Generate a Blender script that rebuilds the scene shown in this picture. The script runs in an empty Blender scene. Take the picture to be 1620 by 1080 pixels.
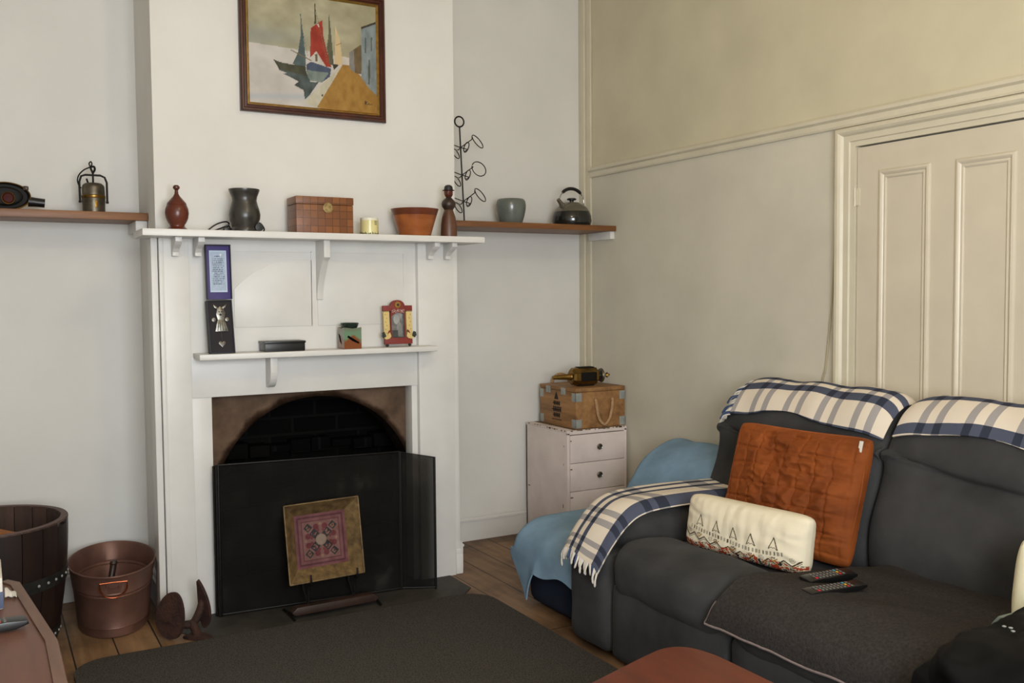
import bpy, bmesh, math, random
import numpy as np
from mathutils import Vector, Matrix, Euler, noise
random.seed(7)
S = bpy.context.scene
COL = S.collection
PI = math.pi
D = 0.44        # depth of the alcoves behind the chimney breast front (y = 0)
W = 1.40        # width of the chimney breast (x = 0 .. W)
RW = 2.45       # right wall
LW = -1.05      # left wall
YR = -5.0       # rear wall
CH = 3.25       # ceiling

# ------------------------------------------------------------------ materials
def lin(c):
    out = []
    for v in c:
        v = v / 255.0
        out.append(v / 12.92 if v <= 0.04045 else ((v + 0.055) / 1.055) ** 2.4)
    return out
def rgba(c): return (*lin(c), 1.0)

def newmat(name):
    m = bpy.data.materials.new(name); m.use_nodes = True
    nt = m.node_tree
    return m, nt, nt.nodes['Principled BSDF']
def nd(nt, t, **k):
    n = nt.nodes.new(t)
    for a, b in k.items(): setattr(n, a, b)
    return n
def coords(nt, scale=(1, 1, 1), rot=(0, 0, 0), kind='Object'):
    tc = nd(nt, 'ShaderNodeTexCoord'); mp = nd(nt, 'ShaderNodeMapping')
    mp.inputs['Scale'].default_value = scale; mp.inputs['Rotation'].default_value = rot
    nt.links.new(tc.outputs[kind], mp.inputs['Vector'])
    return mp.outputs['Vector']
def noise_tex(nt, vec, scale, detail=4, rough=.55):
    n = nd(nt, 'ShaderNodeTexNoise')
    n.inputs['Scale'].default_value = scale; n.inputs['Detail'].default_value = detail
    n.inputs['Roughness'].default_value = rough
    nt.links.new(vec, n.inputs['Vector'])
    return n.outputs['Fac']
def ramp(nt, fac, stops, interp='LINEAR'):
    r = nd(nt, 'ShaderNodeValToRGB'); e = r.color_ramp
    e.interpolation = interp
    while len(e.elements) < len(stops): e.elements.new(0.5)
    for el, (p, c) in zip(e.elements, stops):
        el.position = p; el.color = rgba(c)
    nt.links.new(fac, r.inputs['Fac'])
    return r.outputs['Color']
def add_bump(nt, b, h, strength, dist=.01):
    bp = nd(nt, 'ShaderNodeBump'); bp.inputs['Strength'].default_value = strength
    bp.inputs['Distance'].default_value = dist
    nt.links.new(h, bp.inputs['Height']); nt.links.new(bp.outputs['Normal'], b.inputs['Normal'])
def dark(c, k): return tuple(max(0, min(255, v * k)) for v in c)

def paint(name, c, rough=.5, metal=0, var=.06, scale=6, bump=0, bscale=60, spec=.5, c2=None, stretch=(1, 1, 1), sheen=0, lo=.3, hi=.7, coat=0):
    m, nt, b = newmat(name)
    v = coords(nt, stretch)
    f = noise_tex(nt, v, scale)
    a = c2 if c2 else dark(c, 1 - var); z = c if c2 else dark(c, 1 + var * .5)
    nt.links.new(ramp(nt, f, [(lo, a), (hi, z)]), b.inputs['Base Color'])
    b.inputs['Roughness'].default_value = rough; b.inputs['Metallic'].default_value = metal
    b.inputs['Specular IOR Level'].default_value = spec
    if sheen:
        b.inputs['Sheen Weight'].default_value = sheen; b.inputs['Sheen Roughness'].default_value = .4
        b.inputs['Sheen Tint'].default_value = rgba(dark(c, 1.5))
    if coat:
        b.inputs['Coat Weight'].default_value = coat; b.inputs['Coat Roughness'].default_value = .1
    if bump: add_bump(nt, b, noise_tex(nt, v, bscale, 3), bump)
    return m
def wood(name, c1, c2, axis='x', rough=.45, scale=9, spec=.5, bump=.1):
    st = {'x': (.12, 1, 1), 'y': (1, .12, 1), 'z': (1, 1, .12)}[axis]
    m, nt, b = newmat(name)
    v = coords(nt, st)
    f = noise_tex(nt, v, scale * 3, 6, .6)
    nt.links.new(ramp(nt, f, [(.3, c1), (.7, c2)]), b.inputs['Base Color'])
    b.inputs['Roughness'].default_value = rough; b.inputs['Specular IOR Level'].default_value = spec
    if bump: add_bump(nt, b, f, bump, .004)
    return m
def vcol(name, rough=.6, spec=.3, bump=0, bscale=200):
    m, nt, b = newmat(name)
    a = nd(nt, 'ShaderNodeAttribute', attribute_name='Col')
    nt.links.new(a.outputs['Color'], b.inputs['Base Color'])
    b.inputs['Roughness'].default_value = rough; b.inputs['Specular IOR Level'].default_value = spec
    if bump: add_bump(nt, b, noise_tex(nt, coords(nt), bscale, 2), bump, .003)
    return m
def plaid(name, navy, grey, period):
    """navy bands across V (given centres, half widths in metres); grey pairs repeating along U"""
    m, nt, b = newmat(name)
    tc = nd(nt, 'ShaderNodeTexCoord'); sp = nd(nt, 'ShaderNodeSeparateXYZ')
    nt.links.new(tc.outputs['UV'], sp.inputs[0])
    def mth(op, a, bb=None):
        n = nd(nt, 'ShaderNodeMath', operation=op)
        for i, x in enumerate((a, bb)):
            if x is None: continue
            if isinstance(x, (int, float)): n.inputs[i].default_value = x
            else: nt.links.new(x, n.inputs[i])
        return n.outputs[0]
    def band(co, c, hw): return mth('LESS_THAN', mth('ABSOLUTE', mth('SUBTRACT', co, c)), hw)
    def total(fs):
        t = fs[0]
        for f in fs[1:]: t = mth('MAXIMUM', t, f)
        return t
    mod = mth('FLOORED_MODULO', sp.outputs['X'], period)
    mu = total([band(sp.outputs['Y'], c, h) for c, h in navy])
    mv = total([band(mod, c, h) for c, h in grey])
    def mix(f, a, c, k=1.0):
        n = nd(nt, 'ShaderNodeMix', data_type='RGBA')
        nt.links.new(mth('MULTIPLY', f, k), n.inputs[0])
        for s, x in ((6, a), (7, c)):
            if isinstance(x, tuple): n.inputs[s].default_value = rgba(x)
            else: nt.links.new(x, n.inputs[s])
        return n.outputs[2]
    base = mix(mv, (224, 212, 195), (146, 143, 146), .85)
    nav = mix(mv, (80, 85, 102), (53, 57, 71))
    c = mix(mu, base, nav)
    nz = noise_tex(nt, coords(nt, (1, 1, 1), kind='UV'), 500, 2)
    nt.links.new(c, b.inputs['Base Color'])
    b.inputs['Roughness'].default_value = .95; b.inputs['Specular IOR Level'].default_value = .1
    add_bump(nt, b, nz, .35, .003)
    return m

M = {}
M['wall'] = paint('white_wall_paint', (218, 216, 211), .55, var=.025, scale=2.5, bump=.05, bscale=18, spec=.3)
M['wallr'] = paint('cream_board_paint', (206, 200, 184), .6, var=.035, scale=3, bump=.05, bscale=14, spec=.25)
M['wallru'] = paint('olive_cream_upper_boards', (203, 195, 169), .65, var=.04, scale=3, bump=.04, bscale=14, spec=.2)  # boards above the picture rail, in a more olive tone
M['trimc'] = paint('cream_gloss_paint', (208, 200, 178), .35, var=.03, scale=5)
M['door'] = paint('door_gloss_paint', (206, 196, 176), .3, var=.03, scale=4)
M['gloss'] = paint('white_gloss_paint', (218, 216, 212), .38, var=.03, scale=5, spec=.45)
M['ceil'] = paint('ceiling_paint', (215, 205, 185), .8, var=.03)
M['black'] = paint('black_plastic', (16, 16, 17), .35, var=.2)
M['iron'] = paint('black_iron_wire', (26, 24, 22), .5, .6, var=.3, scale=30)
M['rust'] = paint('rusty_iron', (74, 46, 36), .8, .3, c2=(42, 27, 23), scale=22, bump=.4, bscale=90)
M['soot'] = paint('soot', (10, 10, 10), .95, var=.3, spec=.05)
M['stone'] = paint('sooty_plaster', (122, 101, 84), .9, c2=(62, 50, 43), scale=8, bump=.3, bscale=40, spec=.1)
def sooty():
    m, nt, b = newmat('soot_stained_plaster')
    v = coords(nt); mp = nd(nt, 'ShaderNodeMapping'); mp.inputs['Location'].default_value = (.032, 0, -.90); mp.inputs['Scale'].default_value = (1 / .472, 0, 1 / .478)
    nt.links.new(v, mp.inputs['Vector']); ln_ = nd(nt, 'ShaderNodeVectorMath', operation='LENGTH'); nt.links.new(mp.outputs['Vector'], ln_.inputs[0])
    f = noise_tex(nt, v, 9, 5); a = nd(nt, 'ShaderNodeMath', operation='MULTIPLY_ADD'); nt.links.new(f, a.inputs[0]); a.inputs[1].default_value = -.13; nt.links.new(ln_.outputs['Value'], a.inputs[2])
    s_ = ramp(nt, a.outputs[0], [(.925, (50, 43, 38)), (.965, (120, 106, 96)), (1.0, (225, 222, 220))])
    base = ramp(nt, noise_tex(nt, v, 7, 5), [(.3, (84, 68, 57)), (.7, (138, 115, 96))])
    mx = nd(nt, 'ShaderNodeMix', data_type='RGBA', blend_type='MULTIPLY'); mx.inputs[0].default_value = 1
    nt.links.new(base, mx.inputs[6]); nt.links.new(s_, mx.inputs[7]); nt.links.new(mx.outputs[2], b.inputs['Base Color'])
    b.inputs['Roughness'].default_value = .95; b.inputs['Specular IOR Level'].default_value = .1
    add_bump(nt, b, noise_tex(nt, v, 40), .3)
    return m
M['stone'] = sooty()
M['slate'] = paint('hearth_slate', (60, 55, 48), .65, c2=(34, 31, 28), scale=7, bump=.15, bscale=30)
M['rug'] = paint('charcoal_rug_pile', (98, 94, 88), 1, c2=(54, 52, 49), scale=190, bump=.7, bscale=260, spec=.05)
M['shelf'] = wood('brown_shelf_wood', (94, 56, 28), (136, 87, 43), 'x', .45)
M['sofa'] = paint('charcoal_suede', (69, 68, 68), .9, c2=(47, 47, 47), scale=4, bump=.08, bscale=150, spec=.15, sheen=.25)
M['sofad'] = paint('black_sofa_side', (44, 44, 46), .8, var=.15, spec=.15)
M['towel'] = paint('dark_grey_towel', (66, 61, 58), 1, c2=(48, 45, 43), scale=120, bump=.5, bscale=220, spec=.05)
M['hem'] = paint('mauve_hem', (132, 116, 112), .9, var=.1, scale=60)
M['velvet'] = paint('rust_velvet', (142, 75, 32), .75, c2=(100, 49, 20), scale=7, spec=.15, sheen=.5, bump=.05, bscale=200)
M['bluec'] = paint('light_blue_blanket', (126, 153, 176), 1, var=.08, scale=8, bump=.2, bscale=300, spec=.05)
M['navyc'] = paint('navy_cloth', (38, 44, 60), .9, var=.15, spec=.1)
M['fringe'] = paint('fringe_yarn', (222, 214, 203), .95, var=.05, spec=.1)
M['fringeb'] = paint('fringe_yarn_blue', (74, 90, 124), .95, var=.15, spec=.1)
M['pink'] = paint('pale_pink_paint', (220, 206, 200), .5, var=.05, scale=6, bump=.05)
M['chip'] = paint('bare_wood_chips', (132, 108, 78), .8, var=.4, scale=40, c2=(86, 66, 46))
M['knob'] = paint('steel_knob', (120, 118, 112), .25, .9)
M['crate'] = wood('pine_crate_wood', (112, 76, 42), (168, 124, 76), 'y', .6, 7)
M['cratex'] = wood('pine_crate_wood_side', (112, 74, 38), (164, 118, 68), 'x', .6, 7)
M['zinc'] = paint('zinc_corner', (160, 164, 160), .5, .35, var=.1, scale=20)
M['rope'] = paint('jute_rope', (176, 140, 102), .95, var=.2, scale=120)
M['ink'] = paint('black_stencil_ink', (44, 34, 28), .9, var=.1)
M['brass'] = paint('aged_brass', (150, 116, 54), .32, .9, c2=(88, 66, 32), scale=14)
M['pewter'] = paint('pewter', (120, 117, 110), .35, .9, var=.35, scale=60)
M['nickel'] = paint('tarnished_lantern_metal', (118, 110, 94), .4, .85, c2=(72, 66, 56), scale=20)
M['glassd'] = paint('dark_glass', (24, 22, 19), .5, 0, var=.1, spec=.12)
M['redlens'] = paint('dark_red_lens', (66, 24, 22), .5, var=.1, spec=.1)
M['mahog'] = paint('mahogany', (98, 44, 28), .3, c2=(70, 30, 20), scale=10, stretch=(1, 1, .2), spec=.5)
M['walnut'] = paint('walnut', (98, 62, 44), .4, c2=(68, 42, 30), scale=14, stretch=(1, 1, .15))
M['walnutd'] = paint('dark_walnut', (58, 40, 32), .4, c2=(44, 30, 25), scale=14, stretch=(1, 1, .15))
M['felt'] = paint('black_hat_wood', (34, 31, 31), .5, var=.1)
M['ebony'] = paint('black_marbled_glaze', (24, 23, 22), .32, c2=(52, 50, 46), scale=26, lo=.45, hi=.75, spec=.6)
M['urn'] = paint('grey_green_glaze', (104, 110, 104), .2, var=.1, scale=10, spec=.6)
M['kettle'] = paint('black_enamel', (28, 28, 27), .12, var=.2, spec=.7)
M['kettlel'] = paint('grey_enamel_shoulder', (118, 112, 98), .2, .5, var=.1)
M['chrome'] = paint('chrome', (190, 188, 184), .12, 1, var=.03)
M['candle'] = paint('cream_candle_glass', (218, 208, 150), .25, var=.04)
M['wax'] = paint('white_wax_rim', (226, 222, 204), .5, var=.03)
M['floral'] = paint('green_floral_print', (86, 90, 60), .6, var=.2)
M['purple'] = paint('purple_card', (66, 54, 116), .6, var=.05)
M['velblack'] = paint('black_velvet_lining', (44, 40, 44), .9, var=.1)
M['navyb'] = paint('navy_box_card', (24, 26, 38), .6, var=.1)
M['redw'] = paint('barn_red_paint', (128, 44, 36), .6, var=.12, scale=20)
M['creamw'] = paint('mustard_cream_paint', (214, 188, 122), .6, var=.05)
M['teal'] = paint('dark_green_glaze', (42, 54, 48), .15, var=.1, spec=.6)
M['goldf'] = paint('gilt_slip', (170, 132, 66), .35, .7, var=.15, scale=40)
M['framew'] = paint('dark_red_frame_wood', (78, 36, 24), .3, c2=(50, 24, 18), scale=12, spec=.5)
M['gild'] = paint('aged_gilt_tray', (140, 114, 74), .5, .4, c2=(84, 67, 44), scale=32, bump=.15, bscale=60)
M['badge'] = paint('pale_brass_badge', (178, 154, 98), .5, .3, c2=(120, 98, 56), scale=60)
M['copper'] = paint('copper_bucket', (128, 92, 78), .5, .45, c2=(98, 70, 60), scale=8)
M['copperl'] = paint('bright_copper', (190, 106, 70), .25, .95, var=.1)
M['barrel'] = wood('dark_barrel_oak', (24, 16, 14), (42, 27, 22), 'z', .45, 8)
M['barreli'] = wood('barrel_inside_oak', (52, 37, 31), (78, 56, 46), 'z', .8, 8)
M['barrelr'] = wood('barrel_rim_oak', (72, 52, 47), (96, 71, 64), 'x', .6, 8)
M['hoop'] = paint('grey_steel_hoop', (72, 72, 70), .5, .7, c2=(48, 48, 47), scale=20)
M['log'] = wood('split_log', (128, 74, 34), (176, 112, 58), 'x', .8, 8)
M['table'] = wood('red_brown_table_wood', (86, 34, 13), (112, 48, 20), 'y', .4, scale=5, spec=.3)
M['cab'] = wood('worn_brown_cabinet_wood', (88, 54, 42), (112, 73, 58), 'y', .4, 5)
M['cabe'] = wood('worn_cabinet_edge', (100, 74, 62), (124, 95, 80), 'y', .5, 7)
M['white'] = paint('white_card', (214, 208, 198), .6, var=.03)
M['bluel'] = paint('slate_blue_label', (74, 84, 110), .6, var=.1)
M['btn'] = paint('grey_rubber_buttons', (108, 104, 98), .7, var=.1)
M['btnr'] = paint('red_button', (190, 40, 50), .5, var=.05)
M['btny'] = paint('yellow_button', (214, 170, 50), .5, var=.05)
M['btnb'] = paint('teal_button', (60, 150, 170), .5, var=.05)
M['nylon'] = paint('black_padded_nylon', (8, 8, 9), .6, var=.2, scale=8, spec=.14)
M['palegreen'] = paint('pale_grey_green_cloth', (128, 138, 128), .9, var=.1)
M['creamc'] = paint('cream_cushion_cloth', (222, 212, 178), .9, var=.04, spec=.1)
M['cable'] = paint('beige_cable', (176, 164, 136), .6, var=.04)
M['vcol'] = vcol('oil_paint', .45, .4, .15, 160)
M['vprint'] = vcol('printed_surface', .6, .3)
M['vcloth'] = vcol('printed_cotton', .95, .1, .25, 500)
M['plaid'] = plaid('plaid_wool', [(.055, .013), (.108, .015), (.262, .03)], [(.02, .022), (.10, .022)], .26)
M['plaidb'] = plaid('plaid_wool_back', [(.075, .013), (.145, .016), (-.018, .018)], [(.025, .018), (.085, .018)], .165)

def basket():
    m, nt, b = newmat('woven_leather')
    v = coords(nt, (1, 1, 1))
    mp = nd(nt, 'ShaderNodeMapping'); mp.inputs['Rotation'].default_value = (PI / 2, 0, 0)
    nt.links.new(v, mp.inputs['Vector'])
    br = nd(nt, 'ShaderNodeTexBrick', offset=0.0)
    br.inputs['Scale'].default_value = 1; br.inputs['Brick Width'].default_value = .033
    br.inputs['Row Height'].default_value = .033; br.inputs['Mortar Size'].default_value = .0016
    br.inputs['Color1'].default_value = rgba((134, 82, 42)); br.inputs['Color2'].default_value = rgba((112, 66, 34))
    br.inputs['Mortar'].default_value = rgba((86, 50, 27))
    nt.links.new(mp.outputs['Vector'], br.inputs['Vector'])
    nt.links.new(br.outputs['Color'], b.inputs['Base Color'])
    b.inputs['Roughness'].default_value = .4
    f = noise_tex(nt, v, 40)
    add_bump(nt, b, f, .2, .004)
    return m
M['basket'] = basket()
def bricks():
    m, nt, b = newmat('sooty_firebrick')
    v = coords(nt); mp = nd(nt, 'ShaderNodeMapping'); mp.inputs['Rotation'].default_value = (PI / 2, 0, 0)
    nt.links.new(v, mp.inputs['Vector'])
    br = nd(nt, 'ShaderNodeTexBrick')
    br.inputs['Scale'].default_value = 1; br.inputs['Brick Width'].default_value = .23
    br.inputs['Row Height'].default_value = .085; br.inputs['Mortar Size'].default_value = .007
    br.inputs['Color1'].default_value = rgba((17, 16, 15)); br.inputs['Color2'].default_value = rgba((11, 10, 10))
    br.inputs['Mortar'].default_value = rgba((22, 21, 20))
    nt.links.new(mp.outputs['Vector'], br.inputs['Vector'])
    nt.links.new(br.outputs['Color'], b.inputs['Base Color'])
    b.inputs['Roughness'].default_value = .95; b.inputs['Specular IOR Level'].default_value = .05
    add_bump(nt, b, br.outputs['Fac'], .5, -.01)
    return m
M['brick'] = bricks()
def planks():
    m, nt, b = newmat('worn_floor_boards')
    v = coords(nt, rot=(0, 0, PI / 2))
    br = nd(nt, 'ShaderNodeTexBrick')
    br.inputs['Scale'].default_value = 1; br.inputs['Brick Width'].default_value = 2.6
    br.inputs['Row Height'].default_value = .155; br.inputs['Mortar Size'].default_value = .003
    br.inputs['Color1'].default_value = rgba((162, 126, 90)); br.inputs['Color2'].default_value = rgba((138, 106, 74))
    br.inputs['Mortar'].default_value = rgba((30, 22, 16))
    nt.links.new(v, br.inputs['Vector'])
    g = noise_tex(nt, coords(nt, (1, .1, 1)), 40, 6)
    st = noise_tex(nt, coords(nt), 3.2, 5)
    n1 = nd(nt, 'ShaderNodeMix', data_type='RGBA', blend_type='MULTIPLY'); n1.inputs[0].default_value = .6
    nt.links.new(br.outputs['Color'], n1.inputs[6]); nt.links.new(ramp(nt, g, [(.3, (150, 140, 130)), (.7, (255, 255, 255))]), n1.inputs[7])
    n2 = nd(nt, 'ShaderNodeMix', data_type='RGBA', blend_type='MULTIPLY'); n2.inputs[0].default_value = .8
    nt.links.new(n1.outputs[2], n2.inputs[6]); nt.links.new(ramp(nt, st, [(.4, (150, 140, 130)), (.6, (255, 255, 255))]), n2.inputs[7])
    nt.links.new(n2.outputs[2], b.inputs['Base Color'])
    b.inputs['Roughness'].default_value = .55
    add_bump(nt, b, br.outputs['Fac'], .4, -.004)
    return m
M['floor'] = planks()
def screen_mesh():
    m, nt, b = newmat('black_wire_gauze')
    nt.links.new(ramp(nt, noise_tex(nt, coords(nt), 5, 6, .65), [(.42, (15, 13, 11)), (.58, (22, 20, 17)), (.72, (44, 41, 38))]), b.inputs['Base Color']); b.inputs['Roughness'].default_value = .8; b.inputs['Metallic'].default_value = 0; b.inputs['Specular IOR Level'].default_value = .15
    tr = nd(nt, 'ShaderNodeBsdfTransparent'); mx = nd(nt, 'ShaderNodeMixShader'); mx.inputs[0].default_value = .10
    nt.links.new(b.outputs[0], mx.inputs[1]); nt.links.new(tr.outputs[0], mx.inputs[2])
    nt.links.new(mx.outputs[0], nt.nodes['Material Output'].inputs['Surface'])
    return m
M['gauze'] = screen_mesh()

# ------------------------------------------------------------------ geometry helpers
LOCAL = set()          # roots whose parts are built in local coordinates
def tag(o, label, cat, group=None, kind=None):
    o['label'] = label; o['category'] = cat
    if group: o['group'] = group
    if kind: o['kind'] = kind
    return o
def thing(name, label, cat, loc=(0, 0, 0), rot=None, group=None):
    o = bpy.data.objects.new(name, None); COL.objects.link(o)
    o.location = loc; o.empty_display_size = .05
    if rot is not None:
        o.rotation_euler = rot; LOCAL.add(o.name)
    return tag(o, label, cat, group)

class MB:
    def __init__(s):
        s.v = []; s.f = []; s.m = []; s.uv = {}; s.col = {}
    def _add(s, vs, fs, mi=0):
        b = len(s.v); s.v += [tuple(p) for p in vs]
        for f in fs:
            s.f.append(tuple(i + b for i in f)); s.m.append(mi)
        return b
    def box(s, x0, x1, y0, y1, z0, z1, bev=0, mi=0, mat=None, seg=2):
        bm = bmesh.new(); bmesh.ops.create_cube(bm, size=1)
        for v in bm.verts:
            v.co = Vector(((x0 + x1) / 2 + v.co.x * (x1 - x0), (y0 + y1) / 2 + v.co.y * (y1 - y0), (z0 + z1) / 2 + v.co.z * (z1 - z0)))
        if bev: bmesh.ops.bevel(bm, geom=list(bm.edges), offset=bev, segments=seg, profile=.6, affect='EDGES')
        return s._bm(bm, mi, mat)
    def _bm(s, bm, mi=0, mat=None):
        if mat is not None: bm.transform(mat)
        bm.verts.index_update()
        s._add([v.co for v in bm.verts], [[v.index for v in f.verts] for f in bm.faces], mi); bm.free(); return s
    def prism(s, poly, plane, a, b, mi=0, mat=None, bev=0):
        """poly 2D; plane 'xz' (extruded in y), 'xy' (in z), 'yz' (in x) from a to b"""
        def P(p, t): return {'xz': (p[0], t, p[1]), 'xy': (p[0], p[1], t), 'yz': (t, p[0], p[1])}[plane]
        bm = bmesh.new(); n = len(poly)
        A = [bm.verts.new(P(p, a)) for p in poly]; B = [bm.verts.new(P(p, b)) for p in poly]
        bm.faces.new(A); bm.faces.new(B[::-1])
        for i in range(n): bm.faces.new((A[i], B[i], B[(i + 1) % n], A[(i + 1) % n]))
        bmesh.ops.recalc_face_normals(bm, faces=list(bm.faces))
        if bev: bmesh.ops.bevel(bm, geom=list(bm.edges), offset=bev, segments=2, profile=.6, affect='EDGES')
        return s._bm(bm, mi, mat)
    def lathe(s, prof, c=(0, 0, 0), n=40, mi=0, mat=None, caps=True):
        vs = []; fs = []
        for r, z in prof:
            for k in range(n):
                a = 2 * PI * k / n; vs.append(Vector((c[0] + r * math.cos(a), c[1] + r * math.sin(a), c[2] + z)))
        for i in range(len(prof) - 1):
            for k in range(n):
                k2 = (k + 1) % n; fs.append((i * n + k, i * n + k2, (i + 1) * n + k2, (i + 1) * n + k))
        if caps:
            if prof[0][0] > 1e-5: fs.append(tuple(range(n))[::-1])
            if prof[-1][0] > 1e-5: fs.append(tuple((len(prof) - 1) * n + k for k in range(n)))
        if mat is not None: vs = [mat @ v for v in vs]
        s._add(vs, fs, mi); return s
    def tube(s, pts, r, n=8, closed=False, mi=0, mat=None):
        P = [Vector(p) for p in pts]; N = len(P)
        if mat is not None: P = [mat @ p for p in P]
        R = r if isinstance(r, (list, tuple)) else [r] * N
        T = []
        for i in range(N):
            a = P[(i - 1) % N] if (closed or i > 0) else P[i]; b = P[(i + 1) % N] if (closed or i < N - 1) else P[i]
            t = (b - a); T.append(t.normalized() if t.length > 1e-9 else Vector((0, 0, 1)))
        up = Vector((0, 0, 1)) if abs(T[0].z) < .9 else Vector((1, 0, 0))
        nrm = T[0].cross(up).normalized(); vs = []
        for i in range(N):
            nrm = (nrm - T[i] * nrm.dot(T[i])).normalized(); bi = T[i].cross(nrm)
            for k in range(n):
                a = 2 * PI * k / n; vs.append(P[i] + (nrm * math.cos(a) + bi * math.sin(a)) * R[i])
        fs = []
        for i in range(N if closed else N - 1):
            j = (i + 1) % N
            for k in range(n):
                k2 = (k + 1) % n; fs.append((i * n + k, i * n + k2, j * n + k2, j * n + k))
        if not closed: fs += [tuple(range(n))[::-1], tuple((N - 1) * n + k for k in range(n))]
        s._add(vs, fs, mi); return s
    def grid(s, nu, nv, fn, mi=0, uvfn=None, flip=False, closeu=False):
        vs = [fn(i / (nu - 1), j / (nv - 1)) for i in range(nu) for j in range(nv)]
        fs = [(i * nv + j, (i + 1) * nv + j, (i + 1) * nv + j + 1, i * nv + j + 1) for i in range(nu - 1) for j in range(nv - 1)]
        if flip: fs = [f[::-1] for f in fs]
        b = s._add(vs, fs, mi)
        if uvfn:
            for i in range(nu):
                for j in range(nv): s.uv[b + i * nv + j] = uvfn(i / (nu - 1), j / (nv - 1))
        return b
    def sheet(s, nu, nv, fn, t, mi=0, uvfn=None):
        """a cloth: surface fn(u,v) and the same moved t along its normal, sewn round the edge"""
        P = np.array([[fn(i / (nu - 1), j / (nv - 1)) for j in range(nv)] for i in range(nu)], float)
        du = np.gradient(P, axis=0); dv = np.gradient(P, axis=1)
        n = np.cross(du, dv); n /= np.linalg.norm(n, axis=2, keepdims=True) + 1e-12
        Q = P + n * t
        vs = [tuple(p) for p in P.reshape(-1, 3)] + [tuple(p) for p in Q.reshape(-1, 3)]; o = nu * nv; fs = []
        for i in range(nu - 1):
            for j in range(nv - 1):
                a, b, c, d = i * nv + j, (i + 1) * nv + j, (i + 1) * nv + j + 1, i * nv + j + 1
                fs.append((d, c, b, a)); fs.append((a + o, b + o, c + o, d + o))
        ring = [i * nv for i in range(nu)] + [(nu - 1) * nv + j for j in range(1, nv)] + [i * nv + nv - 1 for i in range(nu - 2, -1, -1)] + [j for j in range(nv - 2, 0, -1)]
        for k in range(len(ring)):
            a, b = ring[k], ring[(k + 1) % len(ring)]; fs.append((a, b, b + o, a + o))
        b0 = s._add(vs, fs, mi)
        if uvfn:
            for i in range(nu):
                for j in range(nv):
                    w = uvfn(i / (nu - 1), j / (nv - 1)); s.uv[b0 + i * nv + j] = w; s.uv[b0 + o + i * nv + j] = w
        return s
    def rbox(s, x0, x1, y0, y1, z0, z1, r=.05, n=12, bulge=(0, 0, 0), fn=None, mi=0):
        c = Vector(((x0 + x1) / 2, (y0 + y1) / 2, (z0 + z1) / 2)); h = Vector(((x1 - x0) / 2, (y1 - y0) / 2, (z1 - z0) / 2))
        rr = min(r, h.x, h.y, h.z)
        t = [math.sin(PI / 2 * (2 * k / n - 1)) for k in range(n + 1)]
        bm = bmesh.new(); key = {}
        def V(p):
            k = tuple(round(q, 5) for q in p)
            if k in key: return key[k]
            q = [p[i] * h[i] for i in range(3)]
            inn = [max(-(h[i] - rr), min(h[i] - rr, q[i])) for i in range(3)]
            d = Vector([q[i] - inn[i] for i in range(3)])
            d = d.normalized() * rr if d.length > 1e-9 else d
            w = Vector(inn) + d
            for i in range(3):
                a, b = [(p[j]) for j in range(3) if j != i]
                w[i] += bulge[i] * p[i] * (1 - a * a) * (1 - b * b)
            w = w + c
            if fn: w = Vector(fn(w))
            key[k] = bm.verts.new(w); return key[k]
        for ax in range(3):
            for sg in (-1, 1):
                for i in range(n):
                    for j in range(n):
                        q = []
                        for a, b in ((i, j), (i + 1, j), (i + 1, j + 1), (i, j + 1)):
                            p = [0, 0, 0]; p[ax] = sg; p[(ax + 1) % 3] = t[a]; p[(ax + 2) % 3] = t[b]; q.append(V(p))
                        if sg < 0: q = q[::-1]
                        try: bm.faces.new(q)
                        except ValueError: pass
        return s._bm(bm, mi)
    def loft(s, secs, mi=0, caps=True):
        n = len(secs[0]); vs = [p for sc in secs for p in sc]; fs = []
        for i in range(len(secs) - 1):
            for k in range(n):
                k2 = (k + 1) % n; fs.append((i * n + k, i * n + k2, (i + 1) * n + k2, (i + 1) * n + k))
        if caps: fs += [tuple(range(n))[::-1], tuple((len(secs) - 1) * n + k for k in range(n))]
        s._add(vs, fs, mi); return s
    def build(s, name, mats, parent=None, smooth=True, angle=38, origin=None, merge=False):
        me = bpy.data.meshes.new(name)
        off = Vector((0, 0, 0))
        if parent is not None:
            top = parent
            while top.parent: top = top.parent
            if top.name not in LOCAL: off = Vector(top.location)
        else:
            a = np.array(s.v)
            off = Vector(origin) if origin is not None else Vector(((a[:, 0].min() + a[:, 0].max()) / 2, (a[:, 1].min() + a[:, 1].max()) / 2, a[:, 2].min()))
        me.from_pydata([tuple(Vector(p) - off) for p in s.v], [], s.f)
        if not isinstance(mats, (list, tuple)): mats = [mats]
        for m in mats: me.materials.append(m)
        for p, mi in zip(me.polygons, s.m): p.material_index = mi
        if s.uv:
            l = me.uv_layers.new(name='UVMap')
            for lp in me.loops: l.data[lp.index].uv = s.uv.get(lp.vertex_index, (0, 0))
        if s.col:
            a = me.color_attributes.new('Col', 'FLOAT_COLOR', 'POINT')
            for i in range(len(me.vertices)):
                c = s.col.get(i, s.col.get('d', (1, 1, 1))); a.data[i].color = (*c, 1)
        bm = bmesh.new(); bm.from_mesh(me)
        if merge: bmesh.ops.remove_doubles(bm, verts=bm.verts, dist=1e-5)
        bmesh.ops.recalc_face_normals(bm, faces=bm.faces); bm.to_mesh(me); bm.free()
        if smooth:
            me.shade_smooth(); me.set_sharp_from_angle(angle=math.radians(angle))
        o = bpy.data.objects.new(name, me); COL.objects.link(o)
        if parent is not None: o.parent = parent
        else: o.location = off
        return o
def struct(o): o['kind'] = 'structure'; return o
def obj(name, mat, parent, f, **k):
    m = MB(); f(m); return m.build(name, mat, parent, **k)
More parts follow.
